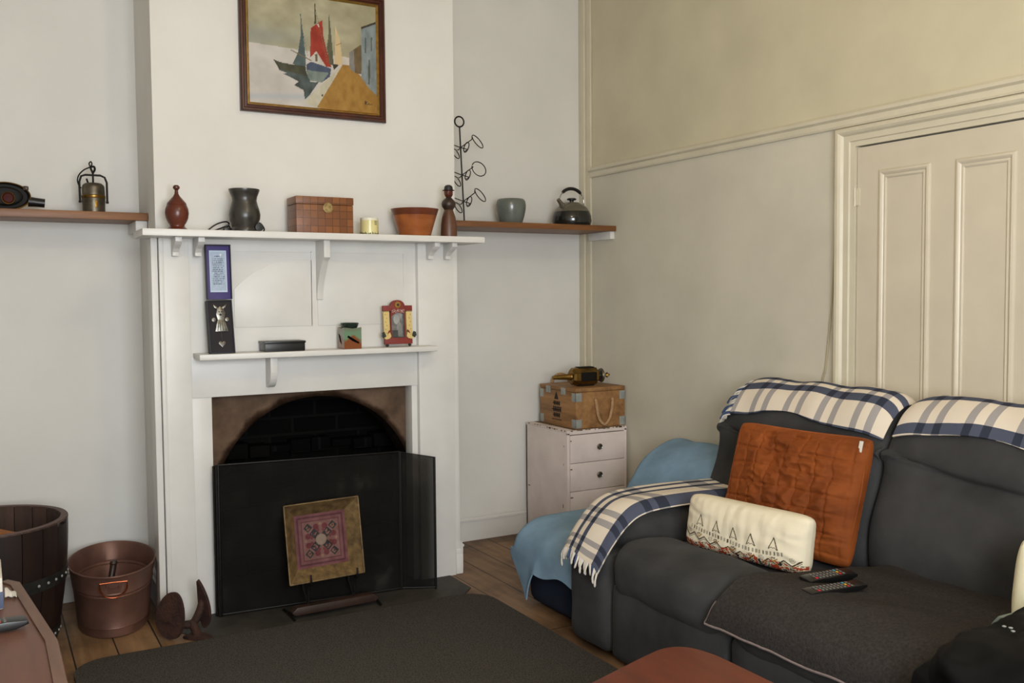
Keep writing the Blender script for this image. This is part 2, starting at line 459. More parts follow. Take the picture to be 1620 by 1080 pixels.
def raster(mb, nu, nv, posfn, colfn, mi=0, flip=False):
    """a surface with the print laid down as point colours; colfn takes arrays U,V in 0..1 and gives sRGB"""
    b = mb.grid(nu, nv, posfn, mi, flip=flip)
    U, V = np.meshgrid(np.linspace(0, 1, nu), np.linspace(0, 1, nv), indexing='ij')
    C = np.clip(colfn(U, V), 0, 255) / 255.0
    C = np.where(C <= .04045, C / 12.92, ((C + .055) / 1.055) ** 2.4).reshape(-1, 3)
    for i, c in enumerate(C): mb.col[b + i] = tuple(c)
def inpoly(X, Y, poly):
    r = np.zeros(X.shape, bool); n = len(poly); j = n - 1
    for i in range(n):
        xi, yi = poly[i]; xj, yj = poly[j]
        if yi != yj:
            r ^= ((yi > Y) != (yj > Y)) & (X < (xj - xi) * (Y - yi) / (yj - yi) + xi)
        j = i
    return r
def vnoise(X, Y, seed=0, octv=3):
    rs = np.random.RandomState(seed); out = np.zeros(X.shape); amp = 1.0; tot = 0
    for o in range(octv):
        G = rs.rand(64, 64); x = X * 2 ** o; y = Y * 2 ** o
        xi = np.floor(x).astype(int); yi = np.floor(y).astype(int); fx = x - xi; fy = y - yi
        fx = fx * fx * (3 - 2 * fx); fy = fy * fy * (3 - 2 * fy)
        g = lambda a, b: G[a % 64, b % 64]
        out += amp * ((g(xi, yi) * (1 - fx) + g(xi + 1, yi) * fx) * (1 - fy) + (g(xi, yi + 1) * (1 - fx) + g(xi + 1, yi + 1) * fx) * fy)
        tot += amp; amp *= .5
    return out / tot
def seg_d(X, Y, p, q):
    px, py = p; qx, qy = q; dx, dy = qx - px, qy - py
    t = np.clip(((X - px) * dx + (Y - py) * dy) / (dx * dx + dy * dy + 1e-12), 0, 1)
    return np.hypot(X - px - t * dx, Y - py - t * dy)
def smooth_pts(pts, n=6, closed=False):
    P = [Vector(p) for p in pts]; out = []; N = len(P)
    for i in range(N if closed else N - 1):
        if closed: a, b, c, d = P[(i - 1) % N], P[i], P[(i + 1) % N], P[(i + 2) % N]
        else: a, b, c, d = P[max(i - 1, 0)], P[i], P[i + 1], P[min(i + 2, N - 1)]
        for k in range(n):
            t = k / n
            out.append(.5 * ((2 * b) + (c - a) * t + (2 * a - 5 * b + 4 * c - d) * t * t + (3 * b - a - 3 * c + d) * t ** 3))
    if not closed: out.append(P[-1])
    return out
def ring(c, r, ax1, ax2, n=28, a0=0, a1=2 * PI):
    c = Vector(c); ax1 = Vector(ax1); ax2 = Vector(ax2)
    return [c + ax1 * (r * math.cos(a0 + (a1 - a0) * k / n)) + ax2 * (r * math.sin(a0 + (a1 - a0) * k / n)) for k in range(n)]
def nz(p, s, seed=0): return noise.noise(Vector((p[0] * s + seed * 7.3, p[1] * s + seed * 3.1, p[2] * s)))

# ------------------------------------------------------------------ the room
m = MB(); m.box(LW - .1, RW + .1, YR - .1, D + .1, -.06, 0); struct(m.build('floor', M['floor'], smooth=False))
m = MB(); m.box(LW - .1, RW + .1, YR - .1, D + .1, CH, CH + .06); struct(m.build('ceiling', M['ceil'], smooth=False))
m = MB(); m.box(LW - .1, RW + .1, D, D + .1, 0, CH); struct(m.build('wall_back', M['wall'], smooth=False))
m = MB(); m.box(LW - .1, LW, YR - .1, D, 0, CH); struct(m.build('wall_left', M['wall'], smooth=False))
ZR = 2.066
DY0, DY1, DZ = -1.552, -2.34, 1.952   # door leaf
m = MB()
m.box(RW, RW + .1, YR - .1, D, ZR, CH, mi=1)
m.box(RW, RW + .1, DY0, D, 0, ZR); m.box(RW, RW + .1, YR - .1, DY1, 0, ZR); m.box(RW, RW + .1, DY1, DY0, DZ, ZR)
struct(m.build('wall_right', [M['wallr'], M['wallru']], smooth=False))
wx0, wx1, wz0, wz1 = -.95, .55, .85, 2.35
m = MB()
m.box(LW, wx0, YR - .1, YR, 0, CH); m.box(wx1, RW, YR - .1, YR, 0, CH); m.box(wx0, wx1, YR - .1, YR, 0, wz0); m.box(wx0, wx1, YR - .1, YR, wz1, CH)
struct(m.build('wall_rear', M['wall'], smooth=False))
m = MB()
for a, b, c, d in ((wx0, wx1, wz0, wz0 + .06), (wx0, wx1, wz1 - .06, wz1), (wx0, wx0 + .06, wz0, wz1), (wx1 - .06, wx1, wz0, wz1), (wx0, wx1, 1.57, 1.62), (-.22, -.18, wz0, wz1)):
    m.box(a, b, YR - .08, YR - .03, c, d, .004)
win = struct(m.build('unseen_window', M['gloss']))  # unseen window behind the camera, its place chosen for the fill light

# chimney breast: front with the arched fireplace mouth, sides, brick firebox behind
AX, AZ, AA, AB = .685, .43, .472, .478
def arch_z(x):
    t = (x - AX) / AA
    return AZ + AB * math.sqrt(max(0, 1 - t * t)) if abs(t) < 1 else 0
xs = sorted(set([0, W] + [AX + AA * math.sin(PI / 2 * k / 24) for k in range(-24, 25)]))
m = MB()
for a, b in zip(xs[:-1], xs[1:]):
    za = arch_z(a) if a > AX - AA and a < AX + AA else (AZ if AX - AA - 1e-6 <= a and b <= AX + AA + 1e-6 else 0)
    zb = arch_z(b) if b > AX - AA and b < AX + AA else (AZ if b <= AX + AA + 1e-6 and a >= AX - AA - 1e-6 else 0)
    m._add([(a, 0, za), (b, 0, zb), (b, 0, .97), (a, 0, .97)], [(0, 1, 2, 3)], 1)
    if a >= AX - AA - 1e-6 and b <= AX + AA + 1e-6:
        m._add([(a, 0, za), (b, 0, zb), (b, .13, zb), (a, .13, za)], [(3, 2, 1, 0)], 1)
for x in (AX - AA, AX + AA):
    m._add([(x, 0, 0), (x, .13, 0), (x, .13, AZ), (x, 0, AZ)], [(0, 1, 2, 3)], 1)
m._add([(0, 0, .97), (W, 0, .97), (W, 0, CH), (0, 0, CH)], [(0, 1, 2, 3)])
m._add([(0, 0, 0), (0, 0, CH), (0, D, CH), (0, D, 0)], [(0, 1, 2, 3)])
m._add([(W, 0, 0), (W, D, 0), (W, D, CH), (W, 0, CH)], [(0, 1, 2, 3)])
struct(m.build('wall_chimney_breast', [M['wall'], M['stone']], angle=30))
m = MB()
fx0, fx1, fy1, fz = .16, 1.22, .42, 1.15
m._add([(fx0, .13, 0), (fx0, fy1, 0), (fx0, fy1, fz), (fx0, .13, fz)], [(0, 1, 2, 3)])
m._add([(fx1, .13, 0), (fx1, fy1, 0), (fx1, fy1, fz), (fx1, .13, fz)], [(3, 2, 1, 0)])
m._add([(fx0, fy1, 0), (fx1, fy1, 0), (fx1, fy1, fz), (fx0, fy1, fz)], [(0, 1, 2, 3)])
m._add([(fx0, .13, fz), (fx0, fy1, fz), (fx1, fy1, fz), (fx1, .13, fz)], [(0, 1, 2, 3)])
m._add([(fx0, .132, .0), (fx0, .132, fz), (AX - AA, .132, fz), (AX - AA, .132, .0)], [(0, 1, 2, 3)])
m._add([(fx1, .132, .0), (fx1, .132, fz), (AX + AA, .132, fz), (AX + AA, .132, .0)], [(3, 2, 1, 0)])
# throat of the flue: sloping brick course and ragged ledge of soot
for k in range(9):
    x = .24 + k * .105
    m.box(x, x + .098, .33 - .02 * math.sin(k), .42, .60 + .01 * math.cos(k * 2.1), .655 + .012 * math.sin(k * 1.7), .008)
struct(m.build('wall_firebox', M['brick'], smooth=False))
m = MB(); m.prism([(-.02, -.0), (-.0, -.22), (.10, -.36), (1.22, -.41), (1.30, -.33), (1.30, -.0), (1.2, .42), (.16, .42)], 'xy', .0005, .004)
struct(m.build('hearth_floor', M['slate'], smooth=False))

def skirt(name, a, b, n, h=.14):
    """baseboard from a to b, n = direction into the room"""
    prof = [(0, 0), (.016, 0), (.016, h - .032), (.022, h - .03), (.022, h - .02), (.012, h - .014), (.014, h - .006), (.006, h), (0, h)]
    A = Vector((*a, 0)); B = Vector((*b, 0)); N = Vector((*n, 0))
    m = MB(); m.loft([[tuple(A + N * p + Vector((0, 0, z))) for p, z in prof], [tuple(B + N * p + Vector((0, 0, z))) for p, z in prof]])
    return struct(m.build(name, M['gloss'], angle=20))
skirt('baseboard_back', (W, D), (RW, D), (0, -1))
skirt('baseboard_back.001', (LW, D), (0, D), (0, -1))
skirt('baseboard_left', (LW, YR), (LW, D), (1, 0))
skirt('baseboard_right', (RW, D), (RW, -1.44), (-1, 0))
skirt('baseboard_chimney', (0, D - .022), (0, -.02), (-1, 0))
skirt('baseboard_chimney.001', (W, D - .022), (W, -.02), (1, 0))
skirt('baseboard_rear', (LW, YR), (RW, YR), (0, 1))
# picture rail on the right wall, corner cover strip
m = MB(); pr = [(0, 2.037), (-.012, 2.037), (-.016, 2.045), (-.016, 2.066), (-.028, 2.074), (-.03, 2.086), (-.02, 2.095), (0, 2.095)]
m.loft([[(RW + p, D - .10, z) for p, z in pr], [(RW + p, YR, z) for p, z in pr]])
struct(m.build('trim_picture_rail', M['trimc'], angle=20))
m = MB()
m.box(RW - .022, RW, D - .055, D, .0, CH, .003); m.box(RW - .012, RW, D - .105, D - .05, .0, CH, .003)
struct(m.build('trim_corner', M['trimc']))
# door
m = MB()
dx = RW - .004
m.box(dx, RW + .036, DY1 + .004, DY0 - .004, .006, DZ - .006)
def ogee(m, y0, y1, z0, z1, x):
    """mitred raised moulding frame round a door panel"""
    pr_ = [(-.008, .003), (-.008, -.003), (-.003, -.010), (.004, -.012), (.010, -.009), (.014, -.004), (.022, -.006), (.027, -.003), (.027, .003)]
    secs = [[(x + d, cy + sy * a, cz + sz * a) for a, d in pr_] for cy, cz, sy, sz in ((y0, z0, 1, 1), (y1, z0, -1, 1), (y1, z1, -1, -1), (y0, z1, 1, -1), (y0, z0, 1, 1))]
    m.loft(secs, caps=False)
dr = m.build('door_1', M['door']); struct(dr)
for (a, b, c, d) in ((-1.886, -1.672, .86, 1.838), (-2.22, -2.006, .86, 1.838), (-1.886, -1.672, .2, .78), (-2.22, -2.006, .2, .78)):
    m = MB(); ogee(m, a, b, c, d, dx); m.build('panel_moulding', M['door'], dr, angle=25)
m = MB(); m.tube([(RW - .012, DY0 + .002, 1.712), (RW - .012, DY0 + .002, 1.788)], .006, 10); m.box(RW - .008, RW, DY0 - .018, DY0 + .02, 1.715, 1.785, .002)
m.build('hinge', M['trimc'], dr)
ar = [(0, 0), (-.030, 0), (-.034, .006), (-.034, .02), (-.022, .03), (-.022, .058), (-.014, .066), (-.014, .086), (0, .09)]  # (x out of wall, distance from opening... outwards)
m = MB()
def arch_sec(k):
    out = []
    for p, q in [(-.014, .0), (-.016, .022), (-.022, .026), (-.022, .052), (-.032, .06), (-.038, .07), (-.036, .084), (-.028, .09), (0, .09), (0, 0)]:
        if k == 0: out.append((RW + p, DY0 + q, 0))
        if k == 1: out.append((RW + p, DY0 + q, DZ + q * .86))
        if k == 2: out.append((RW + p, DY1 - q, DZ + q * .86))
        if k == 3: out.append((RW + p, DY1 - q, 0))
    return out
m.loft([arch_sec(k) for k in range(4)])
m.build('architrave', M['trimc'], dr, angle=20)

# ------------------------------------------------------------------ fireplace surround
JY = -.107; SY = -.078
fs = thing('fireplace_surround', 'white painted timber fireplace surround with two shelves around the arched fireplace', 'fireplace', (.685, -.05, 0))
def pil_left(m):
    m.box(-.036, -.010, -.098, 0, 0, 1.612, .003); m.box(-.007, .012, JY - .004, 0, 0, 1.612, .004); m.box(.0, .112, JY, 0, .0, 1.612, .003)
obj('pilaster', M['gloss'], fs, pil_left)
def pil_right(m):
    m.box(1.15, 1.335, JY, 0, .0, 1.612, .003); m.box(1.335, 1.362, -.098, 0, 0, 1.612, .003)
    m.box(1.337, 1.376, -.104, 0, .0, .10, .008); m.box(1.337, 1.37, -.102, 0, .095, .125, .006)
obj('pilaster', M['gloss'], fs, pil_right)
obj('jamb', M['gloss'], fs, lambda m: m.box(.11, .197, SY, 0, 0, .94, .002)); obj('jamb', M['gloss'], fs, lambda m: m.box(1.123, 1.152, SY, 0, 0, .94, .002))
obj('frieze', M['gloss'], fs, lambda m: m.box(.11, 1.152, SY - .006, 0, .94, 1.118, .003))
obj('overmantel_board', M['gloss'], fs, lambda m: m.box(.11, 1.152, SY, 0, 1.118, 1.612))
def carved(m):
    y0, y1 = SY - .004, SY + .001
    for x0, x1, fl in ((.30, .645, -1), (.67, 1.085, 1)):
        # raised field whose upper outer corner sweeps in an ogee
        top = [(x0, 1.235), (x1, 1.235)]
        cx = [(0, 1.40), (.03, 1.43), (.08, 1.47), (.16, 1.51), (.25, 1.525)]
        if fl > 0: poly = [(x0, 1.235), (x1, 1.235)] + [(x1 - a, z) for a, z in cx] + [(x0, 1.53)]
        else: poly = [(x0, 1.235), (x1, 1.235), (x1, 1.53)] + [(x0 + a, z) for a, z in cx[::-1]]
        m.prism(poly, 'xz', y0, y1, bev=.0015)
        # thin applied bead along the top and side
    m.box(.16, .645, y0, y1, 1.562, 1.566); m.box(.67, 1.09, y0, y1, 1.562, 1.566); m.box(1.087, 1.091, y0, y1, 1.40, 1.566); m.box(.641, .645, y0, y1, 1.235, 1.566)
obj('carved_panel', M['gloss'], fs, carved)
mantel = obj('mantel_shelf', M['gloss'], fs, lambda m: (m.box(-.088, 1.434, -.25, 0, 1.612, 1.64, .003)))
lsh = obj('lower_shelf', M['gloss'], fs, lambda m: m.box(.125, 1.20, -.215, -.07, 1.107, 1.131, .004))
def corbel(x, w, L, H, fy, z=1.612):
    """small bracket under the mantel"""
    pts = [(fy, z), (fy - L, z), (fy - L, z - H * .25), (fy - L * .8, z - H * .42), (fy - L * .45, z - H * .6), (fy - L * .3, z - H * .8), (fy - L * .3, z - H), (fy, z - H)]
    return lambda m: m.prism(pts, 'yz', x - w / 2, x + w / 2, bev=.002)
for x in (.055, .145, 1.205, 1.295):
    obj('bracket', M['gloss'], fs, corbel(x, .026, .105, .075, JY))
def longb(m):
    z = 1.612; fy = SY
    pts = [(fy, z), (fy - .12, z), (fy - .12, z - .075), (fy - .095, z - .09)] + [(fy - .012 - .083 * (1 - math.sin(PI / 2 * k / 8)), z - .09 - .17 * k / 8) for k in range(1, 9)] + [(fy, z - .262)]
    m.prism(pts, 'yz', .665, .693, bev=.002)
obj('bracket', M['gloss'], fs, longb)
def lowb(m):
    z = 1.107; fy = SY - .006
    pts = [(fy, z), (fy - .085, z), (fy - .085, z - .05)] + [(fy - .02 - .065 * math.cos(PI / 2 * k / 8), z - .05 - .085 * math.sin(PI / 2 * k / 8)) for k in range(1, 9)] + [(fy, z - .135)]
    m.prism(pts, 'yz', .428, .458, bev=.002)
obj('bracket', M['gloss'], fs, lowb)

# ------------------------------------------------------------------ alcove shelves
t = thing('wall_shelf', 'brown timber shelf across the right alcove, ending at the cream wall', 'shelf', (1.93, .27, 1.715))
obj('board', M['shelf'], t, lambda m: m.box(W, RW - .001, .098, D, 1.715, 1.745, .003))
obj('batten', M['gloss'], t, lambda m: (m.box(RW - .03, RW - .001, .115, D - .106, 1.672, 1.715, .003),))
t = thing('wall_shelf', 'brown timber shelf in the left alcove, running out of the picture', 'shelf', (-.5, .27, 1.7))
obj('board', M['shelf'], t, lambda m: m.box(LW + .001, -.002, .175, D, 1.702, 1.735, .003))
obj('batten', M['gloss'], t, lambda m: m.box(-.05, -.002, .20, D, 1.655, 1.702, .003))

# ------------------------------------------------------------------ painting
px0, px1, pz0, pz1 = .362, 1.037, 2.177, 2.75
fr = thing('framed_painting', 'framed oil painting of red-sailed boats by a quay, on the chimney wall', 'painting', (.7, -.02, pz0))
def frame_sec(prof):
    def sec(cx, cz, sx, sz):
        return [(cx + sx * a, -d, cz + sz * a) for a, d in prof]
    return [sec(px0, pz0, 1, 1), sec(px1, pz0, -1, 1), sec(px1, pz1, -1, -1), sec(px0, pz1, 1, -1), sec(px0, pz0, 1, 1)]
obj('frame', M['framew'], fr, lambda m: m.loft(frame_sec([(0, .001), (0, .02), (.006, .03), (.012, .03), (.016, .025), (.024, .027), (.031, .02), (.031, .001)]), caps=False), angle=25)
obj('gilt_slip', M['goldf'], fr, lambda m: m.loft(frame_sec([(.031, .002), (.031, .018), (.034, .019), (.042, .011), (.042, .002)]), caps=False), angle=25)
def paintcol(U, V):
    X = 190 + 1100 * U; Y = (865 + 90 * U) - V * (910 + 33 * U)
    n = vnoise(U * 9, V * 9, 3); n2 = vnoise(U * 30, V * 14, 5)
    c = lambda *k: np.array(k, float)
    out = np.zeros(U.shape + (3,))
    sky = c(178, 172, 142) + (n[..., None] - .5) * 46
    cl = np.exp(-((Y - 330) / 90) ** 2) * np.clip(1 - (X - 190) / 700, 0, 1)
    sky = sky * (1 - .6 * cl[..., None]) + c(140, 148, 150) * .6 * cl[..., None]
    out[:] = sky
    def fill(poly, col, var=16, sc=None):
        mk = inpoly(X, Y, poly); out[mk] = (np.array(col, float) + ((n2 if sc is None else sc)[..., None] - .5) * var * 2)[mk]
    sea = Y > 385 + (X - 190) * .1
    out[sea] = (c(208, 202, 196) + (n[..., None] - .5) * 30)[sea]
    b = np.exp(-((Y - 815) / 25) ** 2) * (X < 720); out[:] = out * (1 - .5 * b[..., None]) + c(168, 182, 196) * .5 * b[..., None]
    fill([(920, 460), (1045, 470), (1045, 530), (930, 540)], (216, 208, 198))
    fill([(400, 520), (480, 560), (660, 590), (700, 690), (770, 690), (690, 800), (650, 840), (640, 760), (560, 720), (600, 690), (520, 650), (470, 630), (500, 622), (440, 600)], (62, 76, 76), 26)
    fill([(400, 520), (470, 540), (560, 552), (660, 560), (670, 640), (600, 625), (470, 600), (440, 580)], (58, 60, 40), 20)
    fill([(622, 130), (628, 128), (660, 440), (664, 560), (550, 548), (598, 450), (625, 300)], (74, 92, 96), 18)
    fill([(745, 40), (753, 30), (760, 200), (742, 205)], (70, 66, 48))
    fill([(708, 480), (760, 420), (870, 560), (830, 560), (730, 520)], (205, 200, 190))
    fill([(710, 240), (812, 165), (818, 300), (850, 440), (885, 560), (835, 555), (755, 430), (700, 490)], (160, 44, 24), 22)
    fill([(765, 205), (778, 200), (786, 238)], (224, 214, 204))
    fill([(742, 455), (766, 455), (762, 515), (744, 515)], (110, 90, 70))
    fill([(868, 115), (873, 115), (890, 330), (905, 545), (870, 540), (846, 400), (862, 300)], (92, 92, 70), 18)
    fill([(895, 540), (940, 510), (945, 545), (905, 580)], (60, 52, 36), 20)
    fill([(925, 205), (960, 320), (985, 520), (960, 540), (912, 530), (920, 360)], (222, 196, 150), 8)
    fill([(668, 545), (710, 520), (880, 570), (870, 640), (800, 690), (700, 670), (670, 610)], (64, 78, 104), 16)
    fill([(668, 590), (860, 610), (800, 690), (700, 680), (680, 650)], (122, 136, 130), 22)
    fill([(640, 860), (985, 530), (1000, 540), (900, 680), (750, 905)], (206, 200, 178), 22)
    fill([(750, 905), (900, 670), (985, 530), (1050, 540), (1160, 640), (1290, 790), (1290, 960), (1100, 945)], (168, 124, 50), 20)
    fill([(1045, 425), (1150, 350), (1160, 400), (1155, 610), (1090, 600), (1045, 560)], (110, 92, 60), 18)
    fill([(1045, 425), (1085, 400), (1090, 600), (1045, 560)], (132, 130, 126), 20)
    fill([(1155, 205), (1292, 150), (1292, 800), (1210, 720), (1150, 640)], (134, 146, 150), 22)
    fill([(1150, 200), (1292, 140), (1292, 160), (1155, 216)], (60, 54, 42))
    for q in ([(1185, 290), (1198, 290), (1196, 420), (1184, 420)], [(1240, 280), (1252, 280), (1250, 400), (1238, 410)], [(1215, 480), (1232, 480), (1226, 700), (1208, 690)]): fill(q, (88, 90, 80), 20)
    for p, q, w, col in [((540, 432), (712, 512), 4, (120, 104, 76)), ((400, 520), (444, 590), 5, (40, 40, 34)), ((625, 180), (680, 470), 1.8, (120, 112, 92)), ((750, 60), (850, 520), 1.6, (120, 112, 92)), ((928, 370), (972, 350), 3, (120, 80, 50)),
                         ((1182, 842), (1180, 872), 4, (40, 34, 28)), ((1200, 846), (1184, 858), 3, (40, 34, 28)), ((1184, 858), (1202, 876), 3, (40, 34, 28)), ((1204, 868), (1214, 862), 3, (40, 34, 28)), ((1214, 862), (1218, 874), 3, (40, 34, 28)), ((1218, 874), (1242, 872), 2.5, (40, 34, 28))]:
        out[seg_d(X, Y, p, q) < w] = col
    out[np.hypot(X - 800, Y - 800) < 9] = (70, 64, 52)
    return out * .88
m = MB(); ix0, ix1, iz0, iz1 = px0 + .04, px1 - .04, pz0 + .04, pz1 - .04
raster(m, 230, 190, lambda u, v: (ix0 + u * (ix1 - ix0), -.0105, iz0 + v * (iz1 - iz0)), paintcol)
m.build('canvas', M['vcol'], fr, smooth=False)

# ------------------------------------------------------------------ objects on the mantel
MZ = 1.6405
t = thing('turned_wood_jar', 'dark red turned wooden jar with finial lid at the left end of the mantel', 'jar', (.066, -.125, MZ))
obj('body', M['mahog'], t, lambda m: m.lathe([(.043, 0), (.043, .006), (.035, .012), (.029, .018), (.029, .024), (.036, .034), (.044, .052), (.047, .072), (.045, .09), (.039, .106), (.037, .108)], (.066, -.125, MZ)))
obj('lid', M['mahog'], t, lambda m: m.lathe([(.039, .1075), (.037, .114), (.026, .127), (.014, .141), (.008, .152), (.0065, .166), (.009, .169), (.0135, .174), (.0135, .181), (.008, .187), (.0001, .188)], (.066, -.125, MZ)))
t = thing('wax_warmer', 'black electric wax warmer shaped like a vase, with its cord behind it', 'wax warmer', (.342, -.125, MZ))
c = (.342, -.125, MZ)
obj('body', M['ebony'], t, lambda m: m.lathe([(.056, .0), (.058, .008), (.052, .022), (.056, .036), (.064, .058), (.0655, .075), (.062, .095), (.055, .118), (.051, .135), (.053, .150), (.060, .168), (.064, .178), (.064, .183), (.061, .183), (.050, .160), (.0001, .15)], c))
obj('dial', M['black'], t, lambda m: m.lathe([(.0001, -.004), (.017, -.004), (.017, .012), (.0001, .013)], (0, 0, 0), 20, mat=Matrix.Translation((.392, -.16, MZ + .021)) @ Matrix.Rotation(PI / 2, 4, 'X')))
def cord(m):
    pts = [(.30, -.06, MZ + .02), (.26, -.05, MZ + .012), (.215, -.07, MZ + .006), (.20, -.08, MZ + .010), (.235, -.075, MZ + .036), (.275, -.07, MZ + .048), (.29, -.06, MZ + .038), (.26, -.06, MZ + .022), (.225, -.08, MZ + .008), (.25, -.09, MZ + .006), (.285, -.08, MZ + .03), (.29, -.07, MZ + .012)]
    m.tube(smooth_pts(pts), .0032, 8); m.tube(smooth_pts([(.385, -.07, MZ + .04), (.415, -.09, MZ + .045), (.428, -.11, MZ + .02), (.42, -.12, MZ + .004)]), .0032, 8)
obj('cord', M['black'], t, cord)
obj('plug', M['black'], t, lambda m: m.box(.262, .292, -.10, -.075, MZ, MZ + .022, .004))
t = thing('wooden_box', 'brown woven-patterned box with a round brass badge, middle of the mantel', 'box', (.674, -.13, MZ))
obj('body', M['basket'], t, lambda m: m.box(.546, .803, -.195, -.06, MZ, MZ + .125, .003))
obj('lid', M['basket'], t, lambda m: m.box(.544, .805, -.197, -.058, MZ + .126, MZ + .160, .004))
def badge(m):
    T = Matrix.Translation((.686, -.1975, MZ + .112)) @ Matrix.Rotation(PI / 2, 4, 'X')
    m.lathe([(.0001, 0), (.022, 0), (.022, .002), (.019, .003), (.018, .002), (.0001, .002)], n=28, mat=T)
    for k in range(10):
        a = 2 * PI * k / 10; m.box(.686 + .012 * math.cos(a) - .0025, .686 + .012 * math.cos(a) + .0025, -.2012, -.1992, MZ + .112 + .012 * math.sin(a) - .0025, MZ + .112 + .012 * math.sin(a) + .0025, .0008)
obj('badge', M['badge'], t, badge)
t = thing('candle_jar', 'small pale green candle jar between woven box and wooden bowl', 'candle', (.895, -.15, MZ))
c = (.895, -.15, MZ)
obj('glass', M['candle'], t, lambda m: m.lathe([(.036, 0), (.0405, .003), (.0405, .066)], c))
obj('rim', M['wax'], t, lambda m: m.lathe([(.0405, .0662), (.0405, .077), (.0385, .077), (.0385, .070), (.0001, .068)], c, caps=False))
def flor(m):
    rnd = random.Random(3)
    for k in range(60):
        a = 2 * PI * k / 60 + rnd.uniform(-.04, .04); h = rnd.uniform(.004, .016) * (1.5 if k % 4 == 0 else 1)
        m.prism([(-.0012, .002), (.0012, .002), (.0018, h * .7), (0, h), (-.0022, h * .6)], 'xz', -.0411, -.0406, mat=Matrix.Translation(c) @ Matrix.Rotation(a, 4, 'Z'))
obj('floral_print', M['floral'], t, flor)
obj('label_print', M['floral'], t, lambda m: [m.box(-.005, .008, -.0411, -.0406, z, z + .003, mat=Matrix.Translation(c) @ Matrix.Rotation(.35, 4, 'Z')) for z in (.046, .053, .060)])
t = thing('wooden_bowl', 'tapered striped wooden bowl near the right end of the mantel', 'bowl', (1.13, -.125, MZ))
c = (1.13, -.125, MZ)
woodA = wood('bowl_wood_light', (128, 68, 32), (164, 96, 48), 'x', .3, 8); woodB = wood('bowl_wood_dark', (88, 42, 24), (112, 56, 30), 'x', .3, 8)
obj('bowl_body', woodA, t, lambda m: m.lathe([(.0001, 0), (.072, 0), (.074, .004), (.102, .098)], c, 48))
obj('rim_band', woodB, t, lambda m: m.lathe([(.102, .098), (.112, .128), (.108, .128), (.066, .01), (.0001, .008)], c, 48))
t = thing('bowler_hat_figure', 'turned wooden skittle figure wearing a black bowler hat on the mantel', 'figurine', (1.299, -.14, MZ))
c = (1.299, -.14, MZ)
obj('skirt', M['walnut'], t, lambda m: m.lathe([(.0385, 0), (.039, .02), (.037, .06), (.032, .095), (.024, .122), (.021, .130)], c))
obj('torso', M['walnutd'], t, lambda m: m.lathe([(.021, .130), (.023, .134), (.031, .145), (.034, .157), (.031, .170), (.022, .180), (.014, .187), (.013, .19)], c))
hd = obj('head', M['mahog'], t, lambda m: m.lathe([(.012, .19), (.017, .194), (.021, .204), (.021, .214), (.019, .222)], c))
obj('nose', M['mahog'], hd, lambda m: m.lathe([(.0001, -.004), (.003, -.002), (.004, .001), (.002, .005), (.0001, .006)], (c[0] - .006, c[1] - .021, c[2] + .207), 10))
obj('bowler_hat', M['felt'], t, lambda m: m.lathe([(.0001, .2185), (.028, .221), (.029, .2235), (.021, .2245), (.0205, .232), (.018, .242), (.010, .2475), (.0001, .248)], c))

# ------------------------------------------------------------------ right alcove shelf
SZ = 1.7455
st = thing('wire_candle_stand', 'tall black wire stand with looped branches in the right alcove', 'candle stand', (1.57, .27, SZ))
def sx(z): return 1.589 + (1.549 - 1.573) * (z - SZ) / .52
def stem(m):
    m.tube([(sx(SZ), .27, SZ), (sx(2.245), .27, 2.245)], .0042, 8)
    m.tube(ring((sx(2.27), .27, 2.274), .0265, (1, 0, 0), (0, 0, 1)), .0042, 8, closed=True)
    m.tube([(sx(SZ) - .06, .27, SZ + .004), (sx(SZ) + .06, .27, SZ + .004)], .004, 8); m.tube([(sx(SZ), .21, SZ + .004), (sx(SZ), .33, SZ + .004)], .004, 8)
obj('stem', M['iron'], st, stem)
ER, EZ, ED = Vector((.895, -.447, 0)), Vector((0, 0, 1)), Vector((.447, .895, 0))   # across, up, away
for zn, big in ((2.140, 0), (1.997, 1), (1.860, 0)):
    # arm tip (across, up, away), loop centre, loop radius, long axis (across, up), how open the loop looks
    for tip, cen, r, ax, op in (((.060, .046, .02), (.090, .036, .03), .042, (.6, -.8), .8 if big else .42), ((.038, -.016, -.04), (.030, -.006, -.05), .027, (.28, .96), .45),
                                ((-.012, -.020, -.05), (-.026, -.038, -.05), .030, (.5, -.86), .45), ((-.062, .026, .02), (-.092, .016, .03), .036, (-.6, -.8), .42)):
        def br(m):
            b = Vector((sx(zn), .27, zn)); P = lambda q: b + ER * q[0] + EZ * q[1] + ED * q[2]
            A = ER * ax[0] + EZ * ax[1]; B = (ER * -ax[1] + EZ * ax[0]) * op + ED * math.sqrt(1 - op * op)
            lp_ = ring(P(cen), r, A, B, 30, 0, 2 * PI * .965); e = P(tip)
            k0 = min(range(30), key=lambda k: (lp_[k] - e).length); lp_ = lp_[k0:] + lp_[:k0]
            m.tube([b, e] + lp_, .0027, 6)
        obj('branch', M['iron'], st, br)
t = thing('plant_pot', 'round grey-green glazed pot standing beside the wire stand', 'pot', (1.877, .28, SZ))
obj('pot', M['urn'], t, lambda m: m.lathe([(.056, 0), (.060, .004), (.072, .04), (.081, .08), (.083, .105), (.080, .125), (.073, .137), (.069, .139), (.066, .135), (.074, .11), (.05, .01), (.0001, .01)], (1.877, .28, SZ), 48))
t = thing('kettle', 'black and steel whistling kettle at the corner end of the alcove shelf', 'kettle', (2.262, .265, SZ))
c = (2.262, .265, SZ)
obj('body', M['kettle'], t, lambda m: m.lathe([(.095, 0), (.105, .006), (.113, .03), (.110, .058), (.101, .082)], c, 48))
